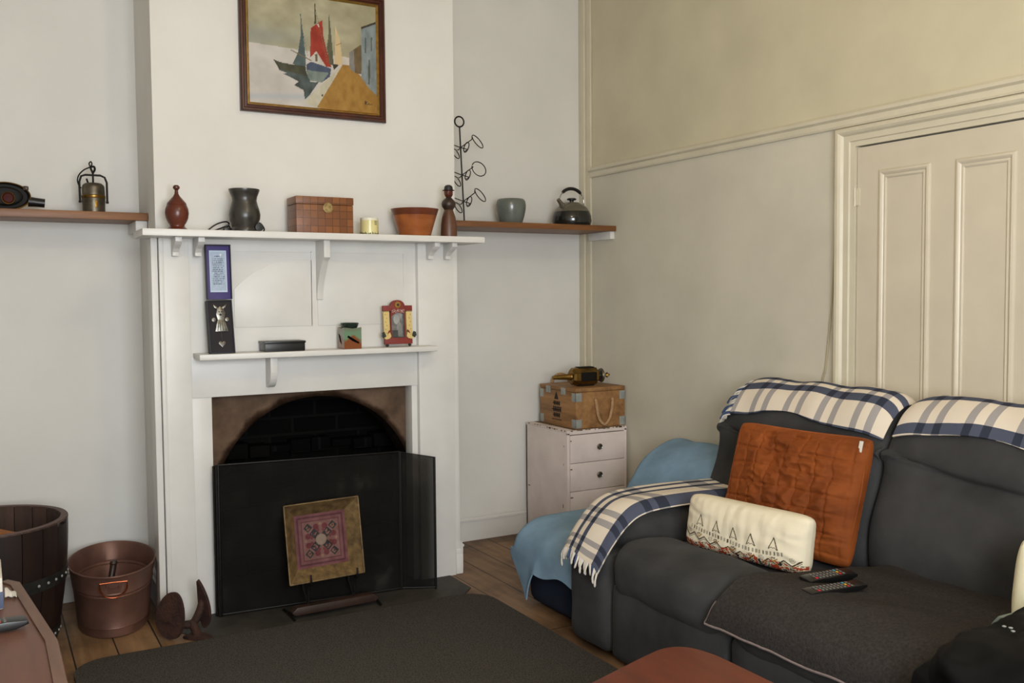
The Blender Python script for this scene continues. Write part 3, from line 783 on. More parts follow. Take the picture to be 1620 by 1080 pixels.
obj('shoulder', M['kettlel'], t, lambda m: m.lathe([(.101, .082), (.088, .104), (.068, .122), (.045, .131), (.043, .134), (.0001, .138)], c, 48))
obj('lid_knob', M['black'], t, lambda m: m.lathe([(.012, .136), (.012, .146), (.026, .150), (.027, .156), (.020, .160), (.0001, .161)], c, 28))
obj('spout', M['kettlel'], t, lambda m: m.tube([(c[0] - .062, c[1] - .02, SZ + .098), (c[0] - .095, c[1] - .03, SZ + .13), (c[0] - .112, c[1] - .034, SZ + .146)], [.021, .012, .010], 16))
hz = lambda a: (c[0] + .083 * math.cos(a), c[1], SZ + .135 + .078 * math.sin(a))
hd = obj('handle', M['chrome'], t, lambda m: m.tube([(c[0] + .052, c[1], SZ + .118)] + [hz(-.15 + (PI + .3) * k / 22) for k in range(23)] + [(c[0] - .052, c[1], SZ + .118)], .0036, 10))
obj('grip', M['black'], hd, lambda m: m.tube([hz(.75 + (PI - 1.5) * k / 14) for k in range(15)], [.007] + [.0095] * 13 + [.007], 12))

# ------------------------------------------------------------------ left alcove shelf
LZ = 1.7355
t = thing('miners_lamp', 'small brass and grey miner\'s lamp with hook in the left alcove', 'lamp', (-.205, .3, LZ))
c = (-.205, .3, LZ)
obj('tank', M['nickel'], t, lambda m: m.lathe([(.042, 0), (.046, .004), (.046, .024), (.047, .05), (.047, .064)], c, 36))
obj('brass_band', M['brass'], t, lambda m: m.lathe([(.047, .064), (.0485, .067), (.0485, .076), (.046, .079)], c, 36))
obj('top', M['nickel'], t, lambda m: m.lathe([(.046, .079), (.0455, .112), (.043, .122), (.034, .130), (.018, .133), (.0001, .134)], c, 36))
obj('brass_plate', M['brass'], t, lambda m: m.box(-.006, .006, -.0485, -.045, .024, .052, .001, mat=Matrix.Translation(c) @ Matrix.Rotation(.15, 4, 'Z')))
obj('bail', M['iron'], t, lambda m: (m.tube([(c[0] - .054, c[1], LZ + .05), (c[0] - .055, c[1], LZ + .135), (c[0] - .047, c[1], LZ + .160), (c[0] - .03, c[1], LZ + .166), (c[0] + .03, c[1], LZ + .166), (c[0] + .047, c[1], LZ + .158), (c[0] + .055, c[1], LZ + .135), (c[0] + .055, c[1], LZ + .05)], .0045, 10),
    m.lathe([(.0001, -.006), (.006, -.004), (.006, .004), (.0001, .006)], (c[0] - .054, c[1], LZ + .05), 12), m.lathe([(.0001, -.006), (.006, -.004), (.006, .004), (.0001, .006)], (c[0] + .055, c[1], LZ + .05), 12)))
def hook(m):
    m.tube([(c[0], c[1], LZ + .13), (c[0], c[1], LZ + .178)], .004, 8)
    m.tube([(c[0] - .02, c[1], LZ + .13), (c[0] - .026, c[1], LZ + .15)], .004, 8)
    m.tube(smooth_pts([(c[0] + .0, c[1], LZ + .175), (c[0] - .008, c[1], LZ + .198), (c[0] + .005, c[1], LZ + .203), (c[0] + .008, c[1], LZ + .19), (c[0], c[1], LZ + .175)]), .0045, 8)
    m.tube(smooth_pts([(c[0] - .008, c[1], LZ + .2), (c[0] - .014, c[1], LZ + .215), (c[0] - .006, c[1], LZ + .224), (c[0] - .003, c[1], LZ + .212), (c[0] - .012, c[1], LZ + .2), (c[0] - .035, c[1], LZ + .187), (c[0] - .055, c[1], LZ + .165), (c[0] - .062, c[1], LZ + .14), (c[0] - .056, c[1], LZ + .118), (c[0] - .048, c[1], LZ + .108)]), .0028, 8)
obj('hook', M['iron'], t, hook)
t = thing('oval_lamp', 'black and brass oval signal lamp lying on the left shelf with stub handle', 'lamp', (-.545, .3, LZ))
T = Matrix.Translation((-.545, .27, LZ + .058)) @ Matrix.Rotation(PI / 2, 4, 'X') @ Matrix.Diagonal((1.65, 1, 1, 1))
obj('shell', M['glassd'], t, lambda m: m.lathe([(.0001, -.07), (.03, -.07), (.05, -.05), (.055, 0), (.0565, .0), (.05, -.012), (.0001, -.016)], n=44, mat=T))
obj('brass_rim', M['brass'], t, lambda m: m.tube([T @ Vector((.0565 * math.cos(a), .0565 * math.sin(a), .0)) for a in np.linspace(0, 2 * PI, 60)[:-1]], .0026, 8, closed=True))
obj('inner_ring', M['glassd'], t, lambda m: m.lathe([(.040, -.012), (.038, .002), (.033, .006), (.02, .004)], n=44, mat=T))
T2 = Matrix.Translation((-.535, .27, LZ + .050)) @ Matrix.Rotation(PI / 2, 4, 'X')
lens = obj('red_lens', M['redlens'], t, lambda m: m.lathe([(.0001, .014), (.018, .012), (.023, .006), (.023, -.01)], n=30, mat=T2))
obj('lens_ring', M['brass'], lens, lambda m: m.lathe([(.0235, -.004), (.0265, .004), (.025, .011), (.0225, .010)], n=30, mat=T2, caps=False))
obj('handle', M['black'], t, lambda m: (m.tube([(-.46, .285, LZ + .040), (-.43, .285, LZ + .038), (-.398, .285, LZ + .035)], [.022, .019, .0185], 18), m.box(-.48, -.457, .27, .31, LZ + .085, LZ + .104, .006)))
# ------------------------------------------------------------------ lower shelf
OZ = 1.1315
t = thing('pendant_gift_box', 'open blue gift box standing upright showing a pewter figure and a text card', 'gift box', (.222, -.15, OZ))
Tb = Matrix.Translation((.224, -.183, OZ)) @ Matrix.Rotation(-.16, 4, 'X') @ Matrix.Rotation(-.012, 4, 'Y')
base = obj('box_base', M['navyb'], t, lambda m: (m.box(-.052, .052, .0, .03, 0, .225, .002, mat=Tb), m.box(-.052, -.047, -.008, .0, 0, .225, .001, mat=Tb), m.box(.047, .052, -.008, .0, 0, .225, .001, mat=Tb), m.box(-.052, .052, -.008, 0, 0, .005, .001, mat=Tb), m.box(-.052, .052, -.008, 0, .22, .225, .001, mat=Tb)))
obj('lining', M['velblack'], t, lambda m: m.box(-.0465, .0465, -.0025, .0005, .0055, .2195, .001, mat=Tb))
def pew(m):
    yy0, yy1 = -.011, -.003
    P = lambda pts, a=yy0, b=yy1: m.prism(pts, 'xz', a, b, mat=Tb, bev=.001)
    P([(-.025, .092), (.028, .092), (.020, .125), (.013, .142), (-.012, .142), (-.018, .125)])            # flared robe
    P([(-.012, .140), (.014, .140), (.020, .168), (.014, .188), (.0, .198), (-.012, .188), (-.018, .165)])  # body and head
    P([(-.012, .186), (-.022, .192), (-.028, .206), (-.019, .200), (-.008, .194)]); P([(.012, .186), (.022, .192), (.028, .206), (.019, .200), (.008, .194)])   # horns
    m.lathe([(.0001, -.004), (.008, -.003), (.008, .003), (.0001, .004)], n=16, mat=Tb @ Matrix.Translation((-.028, -.006, .142)) @ Matrix.Rotation(PI / 2, 4, 'X'))
    m.lathe([(.0001, -.004), (.008, -.003), (.008, .003), (.0001, .004)], n=16, mat=Tb @ Matrix.Translation((.026, -.006, .142)) @ Matrix.Rotation(PI / 2, 4, 'X'))
    for x in (-.014, -.004, .007, .018): m.tube([(x * .5, -.0115, .138), (x * 1.1, -.0125, .094)], .0016, 6, mat=Tb)
    for x in (-.005, .006): m.lathe([(.0001, -.003), (.003, 0), (.0001, .003)], (x, -.012, .175), 8, mat=Tb)
    m.lathe([(.0001, -.005), (.006, 0), (.0001, .005)], (.0, -.012, .162), 8, mat=Tb)
obj('pewter_figure', M['pewter'], t, pew)
def heart(m):
    pts = []
    for k in range(24):
        a = 2 * PI * k / 24; pts.append((.0009 * 16 * math.sin(a) ** 3, .040 + .0009 * (13 * math.cos(a) - 5 * math.cos(2 * a) - 2 * math.cos(3 * a) - math.cos(4 * a))))
    m.prism(pts, 'xz', -.008, -.003, mat=Tb, bev=.001); m.tube([(0, -.005, .092), (0, -.005, .052)], .0009, 6, mat=Tb)
obj('heart_charm', M['pewter'], t, heart)
Tl = Matrix.Translation((.2235, -.147, OZ + .226)) @ Matrix.Rotation(-.05, 4, 'X') @ Matrix.Rotation(-.004, 4, 'Y')
lid = obj('box_lid', M['purple'], t, lambda m: m.box(-.049, .049, .0, .004, 0, .225, .001, mat=Tl))
obj('lid_sides', M['navyb'], lid, lambda m: (m.box(-.052, -.048, -.012, .006, 0, .228, .001, mat=Tl), m.box(.048, .052, -.012, .006, 0, .228, .001, mat=Tl), m.box(-.052, .052, -.014, .006, .224, .229, .001, mat=Tl), m.box(-.052, .052, .0041, .007, 0, .228, mat=Tl)))
def cardcol(U, V):
    out = np.zeros(U.shape + (3,)); n = vnoise(U * 8, V * 18, 11)
    out[:] = np.array((170, 186, 206)) + (n[..., None] - .5) * 26
    bd = (U < .06) | (U > .94) | (V < .04) | (V > .96); out[bd] = (190, 206, 224)
    rs = np.random.RandomState(2)
    for k in range(15):
        v = .80 - k * .043; x0 = .12 + rs.rand() * .12; x1 = .88 - rs.rand() * .14
        ln = (abs(V - v) < .010) & (U > x0) & (U < x1) & (vnoise(U * 40, V * 0 + k * 3, 20 + k) > .42); out[ln] = (92, 104, 130)
    hd = (abs(V - .86) < .012) & (abs(U - .5) < .2) & (vnoise(U * 30, V * 2, 8) > .4); out[hd] = (80, 92, 120)
    out[inpoly(U, V, [(.6, .89), (.66, .93), (.72, .90), (.66, .84)])] = (222, 226, 232)
    return out
m = MB(); raster(m, 90, 170, lambda u, v: tuple(Tl @ Vector((-.035 + .07 * u, -.0006, .03 + .175 * v))), cardcol)
m.build('text_card', M['vprint'], lid, smooth=False)
t = thing('small_black_box', 'flat black lidded box lying on the lower shelf', 'box', (.487, -.14, OZ))
obj('body', M['black'], t, lambda m: m.box(.401, .574, -.192, -.09, OZ, OZ + .034, .002))
obj('lid', M['black'], t, lambda m: m.box(.398, .577, -.195, -.087, OZ + .034, OZ + .044, .002))
t = thing('oil_burner', 'green and brown glazed square oil burner on the lower shelf', 'oil burner', (.79, -.15, OZ))
def burncol(U, V):
    n = vnoise(U * 5, V * 5, 4); out = np.zeros(U.shape + (3,))
    a = np.array((104, 134, 106.)); b = np.array((124, 66, 30.)); g = np.array((110, 96, 82.))
    k = np.clip((V - .42 - .25 * (n - .5) + .15 * np.cos(U * 6)) * 8, 0, 1)[..., None]; out[:] = b * (1 - k) + a * k
    k2 = np.clip((V - .8) * 8, 0, 1)[..., None]; out[:] = out * (1 - .5 * k2) + g * .5 * k2
    return out
def burncol2(U, V):
    out = burncol(U, V); return out * .55 + np.array((120, 100, 84.)) * .45
bx0, bx1, by0, by1 = .750, .832, -.195, -.113
m = MB()
z1 = OZ + .09
raster(m, 30, 30, lambda u, v: (bx0 + u * (bx1 - bx0), by0, OZ + v * (z1 - OZ + .006 * abs(2 * u - 1))), burncol)
raster(m, 30, 30, lambda u, v: (bx0, by1 - u * (by1 - by0), OZ + v * (z1 - OZ + .006 * abs(2 * u - 1))), burncol2)
raster(m, 30, 30, lambda u, v: (bx1, by0 + u * (by1 - by0), OZ + v * (z1 - OZ + .006 * abs(2 * u - 1))), burncol2)
raster(m, 30, 30, lambda u, v: (bx1 - u * (bx1 - bx0), by1, OZ + v * (z1 - OZ + .006 * abs(2 * u - 1))), burncol)
raster(m, 6, 6, lambda u, v: (bx0 + u * (bx1 - bx0), by0 + v * (by1 - by0), z1 - .004), burncol)
m.build('cube_body', vcol('burner_glaze', .2, .6), t, angle=30)
def slots(m):
    for p in ([(.765, .030), (.770, .038), (.800, .020), (.822, .006), (.818, .0), (.79, .012)],):
        pts = [(x + (-.0), OZ + .022 + z) for x, z in p]; m.prism(pts, 'xz', by0 - .0012, by0 + .001)
obj('cut_slot', M['soot'], t, slots)
obj('cut_slot', M['soot'], t, lambda m: m.prism([(by0 + .03, OZ + .02), (by0 + .05, OZ + .03), (by0 + .07, OZ + .066), (by0 + .05, OZ + .058)], 'yz', bx0 - .0012, bx0 + .001))
obj('dish', M['teal'], t, lambda m: m.lathe([(.0001, 0), (.028, .0), (.038, .012), (.042, .026), (.040, .028), (.03, .014), (.0001, .008)], (.791, -.154, z1 - .003), 36))
# photo frame
pf = thing('photo_frame', 'folk-art photo frame with sunflower and roosters on the lower shelf', 'photo frame', (1.03, -.14, OZ))
Tf = Matrix.Translation((1.03, -.155, OZ)) @ Matrix.Rotation(-.07, 4, 'X')
hw = .073
obj('bottom_rail', M['redw'], pf, lambda m: m.box(-.069, .069, 0, .014, .012, .042, .002, mat=Tf))
obj('top_rail', M['redw'], pf, lambda m: (m.prism([(-hw, .165), (hw, .165), (hw, .19), (.036, .19)] + [(.036 * math.cos(a), .19 + .026 * math.sin(a)) for a in np.linspace(.1, PI - .1, 12)] + [(-.036, .19), (-hw, .19)], 'xz', 0, .014, mat=Tf, bev=.0015)))
for s in (-1, 1): obj('side_post', M['creamw'], pf, lambda m: (m.box(min(s * .042, s * .07), max(s * .042, s * .07), .001, .013, .042, .165, .001, mat=Tf),))
def dots(m):
    for s in (-1, 1):
        for k in range(6):
            m.box(s * .056 - .0015 + (k % 2) * .006 * s, s * .056 + .0015 + (k % 2) * .006 * s, -.0006, .002, .062 + k * .017, .065 + k * .017, mat=Tf)
    for k in range(22): m.box(-.07 + k * .0066, -.0675 + k * .0066, -.0008, .002, .161, .166, mat=Tf)
    for k in range(8): m.box(-.024 + k * .0066, -.0215 + k * .0066, -.0008, .002, .041, .046, mat=Tf)
obj('painted_stitches', M['navyb'], pf, dots)
def phcol(U, V):
    n = vnoise(U * 4, V * 5, 9); g = 70 + 70 * n + 30 * V
    g = np.where(np.hypot((U - .42) / .22, (V - .72) / .2) < 1, 176 - 40 * n, g); g = np.where(np.hypot((U - .6) / .18, (V - .35) / .26) < 1, 150 - 40 * n, g)
    g = np.where((V < .28) & (U < .5), 60 + 20 * n, g); g = np.where(U > .85, g * .7, g)
    return np.stack([g, g * 1.0, g * .98], -1)
m = MB(); raster(m, 50, 70, lambda u, v: tuple(Tf @ Vector((-.034 + .068 * u, .006, .044 + .115 * v))), phcol); m.build('photograph', M['vprint'], pf, smooth=False)
obj('inner_rim', M['redw'], pf, lambda m: (m.box(-.036, -.032, .0, .01, .042, .165, mat=Tf), m.box(.032, .036, .0, .01, .042, .165, mat=Tf), m.box(-.036, .036, .0, .01, .156, .165, mat=Tf)))
sf = obj('sunflower', M['goldf'], pf, lambda m: m.prism([((.017 if k % 2 else .012) * math.cos(2 * PI * k / 24), .193 + (.017 if k % 2 else .012) * math.sin(2 * PI * k / 24)) for k in range(24)], 'xz', -.004, .0, mat=Tf))
obj('flower_centre', M['walnutd'], sf, lambda m: m.prism([(.006 * math.cos(2 * PI * k / 16), .193 + .006 * math.sin(2 * PI * k / 16)) for k in range(16)], 'xz', -.006, -.003, mat=Tf))
def bow(m):
    rnd = random.Random(1)
    m.prism([(-.03, .178), (-.012, .17), (.012, .17), (.03, .178), (.036, .162), (.02, .152), (0, .160), (-.02, .150), (-.034, .140), (-.036, .158)], 'xz', -.003, .0, mat=Tf)
obj('bow', M['redw'], pf, bow)
def bowd(m):
    rnd = random.Random(1)
    for k in range(46):
        x = rnd.uniform(-.03, .03); z = .163 + rnd.uniform(-.006, .010); m.box(x - .0011, x + .0011, -.0038, -.002, z - .0011, z + .0011, mat=Tf)
obj('bow_dots', M['white'], pf, bowd)
for s in (-1, 1):
    r = obj('rooster', M['creamw'], pf, lambda m: m.prism([(s * x, z) for x, z in [(.064, .034), (.078, .044), (.083, .058), (.074, .066), (.066, .054), (.056, .050), (.052, .066), (.046, .072), (.042, .062), (.038, .048), (.046, .038)]], 'xz', -.006, .0, mat=Tf, bev=.001))
    obj('tail', M['teal'], r, lambda m: m.prism([(s * x, z) for x, z in [(.064, .048), (.078, .040), (.087, .052), (.084, .066), (.073, .070), (.068, .060)]], 'xz', -.008, -.002, mat=Tf, bev=.001))
    obj('comb', M['redw'], r, lambda m: m.prism([(s * x, z) for x, z in [(.054, .060), (.050, .074), (.042, .078), (.040, .068), (.046, .066)]], 'xz', -.008, -.002, mat=Tf, bev=.001))
    obj('foot', M['felt'], pf, lambda m: m.lathe([(.0001, 0), (.006, .002), (.008, .008), (.006, .013), (.0001, .015)], (s * .056, .006, -.0005), 16, mat=Tf))

# ------------------------------------------------------------------ fire screen, tray and stand
t = thing('fire_screen', 'black folding wire-gauze fire screen standing in front of the hearth opening', 'fire screen', (.6, -.17, 0.004))
def panel(p, q, h0, h1):
    P = Vector((*p, 0)); Q = Vector((*q, 0)); d = (Q - P).normalized(); z0 = .012
    def g(m):
        n = Vector((d.y, -d.x, 0)) * .001
        m._add([P + Vector((0, 0, z0)), Q + Vector((0, 0, z0)), Q + Vector((0, 0, h1)), P + Vector((0, 0, h0))], [(0, 1, 2, 3)])
    def f(m):
        m.tube([P + Vector((0, 0, .004)), P + Vector((0, 0, h0)), Q + Vector((0, 0, h1)), Q + Vector((0, 0, .004))], .006, 8)
        m.tube([P + Vector((0, 0, z0)), Q + Vector((0, 0, z0))], .005, 8)
    a = obj('gauze_panel', M['gauze'], t, g, smooth=False); obj('panel_frame', M['iron'], a, f)
panel((.205, -.135), (1.005, -.19), .655, .648); panel((1.012, -.192), (1.152, -.262), .648, .62); panel((.198, -.134), (.19, -.118), .655, .65)
tr = thing('square_tray', 'gilt-edged square tray with a red and black tile pattern on a little stand', 'tray', (.62, -.31, .12))
Tt = Matrix.Translation((.618, -.315, .150)) @ Matrix.Rotation(-.16, 4, 'X') @ Matrix.Rotation(-.02, 4, 'Y')
h = .166
def rims(k):
    q = [(-h, 0), (h, 0), (h, 2 * h), (-h, 2 * h)]
    i = .114; qi = [(-i, h - i), (i, h - i), (i, h + i), (-i, h + i)]
    a, b = q[k], q[(k + 1) % 4]; c, d = qi[(k + 1) % 4], qi[k]
    def f(m):
        V = [(a[0], 0, a[1]), (b[0], 0, b[1]), (c[0], .05, c[1]), (d[0], .05, d[1])]; Bk = [(x, y + .008, z) for x, y, z in V]
        m._add([Tt @ Vector(p) for p in V + Bk], [(0, 1, 2, 3), (7, 6, 5, 4), (0, 4, 5, 1), (3, 2, 6, 7), (0, 3, 7, 4), (1, 5, 6, 2)])
        m.tube([Tt @ Vector(V[0]), Tt @ Vector(V[1])], .0035, 8)
    return f
for k in range(4): obj('rim', M['gild'], tr, rims(k))
def tilecol(U, V):
    X = (U - .5) * 2; Y = (V - .5) * 2; n = vnoise(U * 9, V * 9, 6); n2 = vnoise(U * 26, V * 26, 7)
    out = np.zeros(U.shape + (3,)); out[:] = (150, 84, 88)
    ax, ay = np.abs(X), np.abs(Y); mx = np.maximum(ax, ay)
    out[mx < .90] = (112, 52, 58); out[mx < .84] = (158, 96, 98); out[mx < .74] = (122, 62, 64); out[mx < .70] = (166, 112, 104)
    # diagonal chain of diamonds and the ring of petals
    P = (X + Y) / 1.414; Q = (X - Y) / 1.414
    for a, b in ((P, Q), (Q, P)):
        for s in (-1, 1):
            for cc, sz, col in ((.36, .135, (42, 42, 54)), (.68, .12, (44, 52, 52))):
                dd = np.maximum(abs(a - s * cc), abs(b)); out[dd < sz] = col; out[(dd < sz * .62) & (n2 > .45)] = (170, 120, 96); out[dd < sz * .25] = (120, 54, 52)
            out[(np.hypot(a - s * .24, b - .09) < .05) | (np.hypot(a - s * .24, b + .09) < .05)] = (48, 46, 44)
    for a, b in ((X, Y), (Y, X)):
        for s in (-1, 1):
            for o in (-.17, .17):
                out[np.hypot(a - s * .5, b - o) < .11] = (132, 50, 54); out[np.hypot(a - s * .36, b - o * .6) < .06] = (140, 62, 58)
            out[np.hypot(a - s * .6, b) < .05] = (190, 146, 110)
    out[np.hypot(X, Y) < .2] = (190, 164, 142)
    return out * .66 + (n[..., None] - .5) * 30
m = MB(); raster(m, 120, 120, lambda u, v: tuple(Tt @ Vector((-.115 + .23 * u, .0495, h - .115 + .23 * v))), tilecol)
m.build('tile_panel', M['vprint'], tr, smooth=False)
ts = thing('tray_stand', 'low dark wood and wire stand holding up the square tray', 'stand', (.65, -.29, .004))
obj('foot_bar', M['walnutd'], ts, lambda m: (m.prism([(-.18, .0), (.185, .0), (.198, .012), (.176, .034), (-.17, .034), (-.194, .014)], 'xz', -.022, .022, mat=Matrix.Translation((.645, -.31, .018)) @ Matrix.Rotation(.03, 4, 'Z'), bev=.004),))
for x in (.455, .84):
    obj('foot', M['iron'], ts, lambda m: m.tube(smooth_pts([(x, -.36, .010), (x, -.33, .016), (x, -.3, .020), (x, -.24, .012), (x, -.2, .0095)]), .006, 8))
for x in (.535, .742):
    obj('wire_support', M['iron'], ts, lambda m: m.tube(smooth_pts([(x, -.30, .045), (x, -.305, .12), (x, -.312, .141), (x, -.335, .142), (x, -.342, .158), (x, -.338, .185)]), .0045, 8))
    obj('wire_support', M['iron'], ts, lambda m: m.tube([(x, -.288, .045), (x, -.225, .10), (x, -.185, .26)], .0045, 8))

# ------------------------------------------------------------------ bucket, barrel, shoe last
bk = thing('copper_bucket', 'oval copper bucket with ring handles on the boards beside the fireplace', 'bucket', (-.198, .072, 0))
c = (-.214, .015, 0)
Tb = Matrix.Translation((-.198, .072, .002)) @ Matrix.Rotation(-.10, 4, 'Z') @ Matrix.Diagonal((1, 1.72, .82, 1))
prof = [(.136, .0), (.139, .004), (.142, .045), (.1438, .048), (.143, .052), (.155, .205), (.157, .209), (.156, .214), (.1575, .222), (.1595, .226), (.1585, .231), (.170, .315)]
inn = [(r - .004, z) for r, z in prof[::-1] if z > .01] + [(.12, .012), (.0001, .012)]
obj('pail', M['copper'], bk, lambda m: m.lathe(prof + [(.171, .320), (.168, .322)] + inn, n=64, mat=Tb))
obj('rim', M['copper'], bk, lambda m: m.tube([Tb @ Vector(p) for p in ring((0, 0, .320), .1715, (1, 0, 0), (0, 1, 0), 64)], .004, 8, closed=True))
for a, yy in ((-PI / 2, -.293), (PI / 2, .293)):
    R_ = Matrix.Translation((-.198, .072, .002)) @ Matrix.Rotation(-.10, 4, 'Z') @ Matrix.Translation((0, yy, .232)) @ Matrix.Rotation(a, 4, 'Z') @ Matrix.Rotation(.16, 4, 'Y')
    hp = obj('handle_plate', M['copper'], bk, lambda m: m.box(-.0035, .0015, -.026, .026, -.014, .014, .001, mat=R_))
    obj('ring_handle', M['copperl'], hp, lambda m: m.tube([R_ @ Vector(p) for p in [(.006, -.05, .012), (.007, .0, .014), (.006, .05, .012)] + [(.006, .05 * math.cos(b), -.006 - .046 * math.sin(b)) for b in np.linspace(0, PI, 16)]], .0034, 8, closed=True))
    obj('rivets', M['copperl'], hp, lambda m: [m.lathe([(.0001, 0), (.003, .0), (.002, .002), (.0001, .0025)], n=10, mat=R_ @ Matrix.Translation((.0015, y, z)) @ Matrix.Rotation(PI / 2, 4, 'Y')) for y in (-.018, .018) for z in (-.008, .008)])
m = MB(); m.tube(smooth_pts([(-.25, -.02, .035), (-.222, .03, .13), (-.206, .05, .19), (-.198, .058, .225), (-.194, .06, .25)]), .0135, 10)
m.lathe([(.0001, -.012), (.012, -.008), (.017, 0), (.012, .010), (.0001, .014)], (-.194, .06, .248), 14)
tag(m.build('hand_brush', M['walnutd']), 'dark wooden brush handle sticking up inside the copper bucket', 'brush')

BC = (-.668, -.02)
ba = thing('half_barrel', 'dark oak half barrel with riveted steel hoops at the left edge', 'barrel', (*BC, 0))
BH = .50
def bprof(z): return .245 + .055 * math.sin(PI / 2 * min(1, z / BH * 1.0)) ** .9
def staves(m):
    N = 22
    for k in range(N):
        a0, a1 = 2 * PI * k / N + .006, 2 * PI * (k + 1) / N - .006; secs = []
        hh = BH - (.018 if k in (20,) else 0)
        for i in range(9):
            z = hh * i / 8; r = bprof(z); ri = r - .026
            secs.append([(BC[0] + rr * math.cos(a), BC[1] + rr * math.sin(a), z) for rr, a in ((r, a0), (r, (a0 + a1) / 2), (r, a1), (ri, a1), (ri, a0))])
        b0 = len(m.m); m.loft(secs)
        for q in range(8): m.m[b0 + q * 5 + 3] = 1
obj('staves', [M['barrel'], M['barreli']], ba, staves, angle=25)
obj('rim', M['barrelr'], ba, lambda m: m.lathe([(bprof(BH) - .027, BH - .004), (bprof(BH) - .026, BH + .002), (bprof(BH) - .002, BH + .002), (bprof(BH) + .0005, BH - .004)], (*BC, 0), 66, caps=False))
obj('bottom', M['barrel'], ba, lambda m: m.lathe([(.0001, .04), (.235, .04), (.235, .06), (.0001, .06)], (*BC, 0), 44))
for z0, z1 in ((.255, .305), (.03, .075)):
    hp = obj('hoop', M['hoop'], ba, lambda m: m.lathe([(bprof(z0) + .0005, z0), (bprof(z0) + .004, z0), (bprof(z1) + .004, z1), (bprof(z1) + .0005, z1)], (*BC, 0), 66, caps=False))
    for k in range(6):
        a = -.92 + k * .155; z = (z0 + z1) / 2; r = bprof(z) + .004
        obj('rivet', M['zinc'], hp, lambda m: m.lathe([(.0001, 0), (.006, .0), (.0045, .003), (.0001, .0045)], n=10, mat=Matrix.Translation((BC[0] + r * math.cos(a), BC[1] + r * math.sin(a), z)) @ Matrix.Rotation(a, 4, 'Z') @ Matrix.Rotation(PI / 2, 4, 'Y')))
m = MB()
m.prism([(-.07, -.05), (.0, .06), (.07, -.03), (.02, -.06)], 'xy', 0, .375, mat=Matrix.Translation((BC[0] - .03, BC[1] + .02, .085)) @ Matrix.Rotation(.30, 4, 'Y') @ Matrix.Rotation(-.1, 4, 'X') @ Matrix.Rotation(.5, 4, 'Z'), bev=.006)
tag(m.build('split_log', M['log']), 'orange-brown split log standing inside the dark half barrel', 'log')

la = thing('iron_shoe_last', 'rusty three-footed iron shoe last on the boards beside the bucket', 'shoe last', (.035, -.27, 0))
def plate(cx, nrm, up, L, wd, mb, pt=.55):
    """a sole plate: rounded at one end and narrower at the other"""
    U = Vector(up).normalized(); Nn = Vector(nrm).normalized(); Sd = U.cross(Nn); C0 = Vector(cx); pts = []
    for k in range(32):
        a = 2 * PI * k / 32; y = math.sin(a); x = math.cos(a) * (1 - (1 - pt) * .5 * (1 + y))
        pts.append((x * wd / 2, y * L / 2))
    a = [C0 + Sd * x + U * y - Nn * .006 + Nn * (-.012 * (y / L * 2) ** 2) for x, y in pts]; b = [p + Nn * .013 for p in a]
    mb.loft([a, b])
hub = Vector((.055, -.285, .056))
def body(m):
    m.tube(smooth_pts([hub + Vector((-.10, -.02, .035)), hub + Vector((-.05, 0, .0)), hub + Vector((.0, 0, -.01)), hub + Vector((.035, .02, .03)), hub + Vector((.05, .03, .075))]), .016, 10)
    m.tube(smooth_pts([hub + Vector((.0, 0, -.005)), hub + Vector((.01, -.03, -.035)), hub + Vector((.015, -.06, -.055))]), .017, 10)
obj('arms', M['rust'], la, body)
obj('sole_plate', M['rust'], la, lambda m: plate((-.030, -.30, .098), (-.75, -.62, .2), (.12, .1, 1), .185, .15, m, .8))
obj('sole_plate', M['rust'], la, lambda m: plate((.106, -.265, .122), (.75, .5, .35), (-.14, -.05, 1), .205, .085, m, .3))
obj('sole_plate', M['rust'], la, lambda m: plate((.07, -.345, .010), (0, 0, 1), (.5, -.6, 0), .15, .07, m, .6))

# ------------------------------------------------------------------ cabinet at the lower left
CZ = .55
cb = thing('low_cabinet', 'worn reddish-brown low cabinet with cut corner at the lower left edge', 'cabinet', (-.78, -1.9, 0))
poly = [(-1.04, -1.12), (-.605, -1.12), (-.575, -1.17), (-.515, -1.72), (-.515, -2.7), (-1.04, -2.7)]
obj('top', M['cab'], cb, lambda m: m.prism(poly, 'xy', CZ - .025, CZ, bev=.003))
def edge(m):
    q = [(-.608, -1.122), (-.578, -1.168), (-.518, -1.72), (-.518, -2.69)]
    inn_ = [(-.625, -1.135), (-.602, -1.18), (-.543, -1.72), (-.543, -2.69)]
    m.loft([[(a[0], a[1], CZ + .0002), (a[0], a[1], CZ + .0045), (b[0], b[1], CZ + .0045), (b[0], b[1], CZ + .0002)] for a, b in zip(q, inn_)])
obj('edge_band', M['cabe'], cb, edge, angle=20)
obj('carcass', M['cab'], cb, lambda m: m.prism([(-1.035, -1.14), (-.62, -1.14), (-.59, -1.18), (-.535, -1.72), (-.535, -2.68), (-1.035, -2.68)], 'xy', .06, CZ - .026))
obj('plinth', M['walnutd'], cb, lambda m: m.prism([(-1.03, -1.16), (-.64, -1.16), (-.56, -1.74), (-.56, -2.66), (-1.03, -2.66)], 'xy', 0, .06))
for y in (-2.18, -2.64): obj('door', M['cab'], cb, lambda m: m.box(-.536, -.523, y, y + .44, .08, CZ - .05, .003))
tb = thing('tissue_box', 'white and slate-blue box standing on the low cabinet at the left edge', 'tissue box', (-.70, -1.30, CZ))
obj('carton', M['white'], tb, lambda m: m.box(-.76, -.624, -1.40, -1.19, CZ + .0005, CZ + .085, .004))
obj('label', M['bluel'], tb, lambda m: (m.box(-.755, -.6232, -1.4012, -1.30, CZ + .003, CZ + .048, .001),))
m = MB()
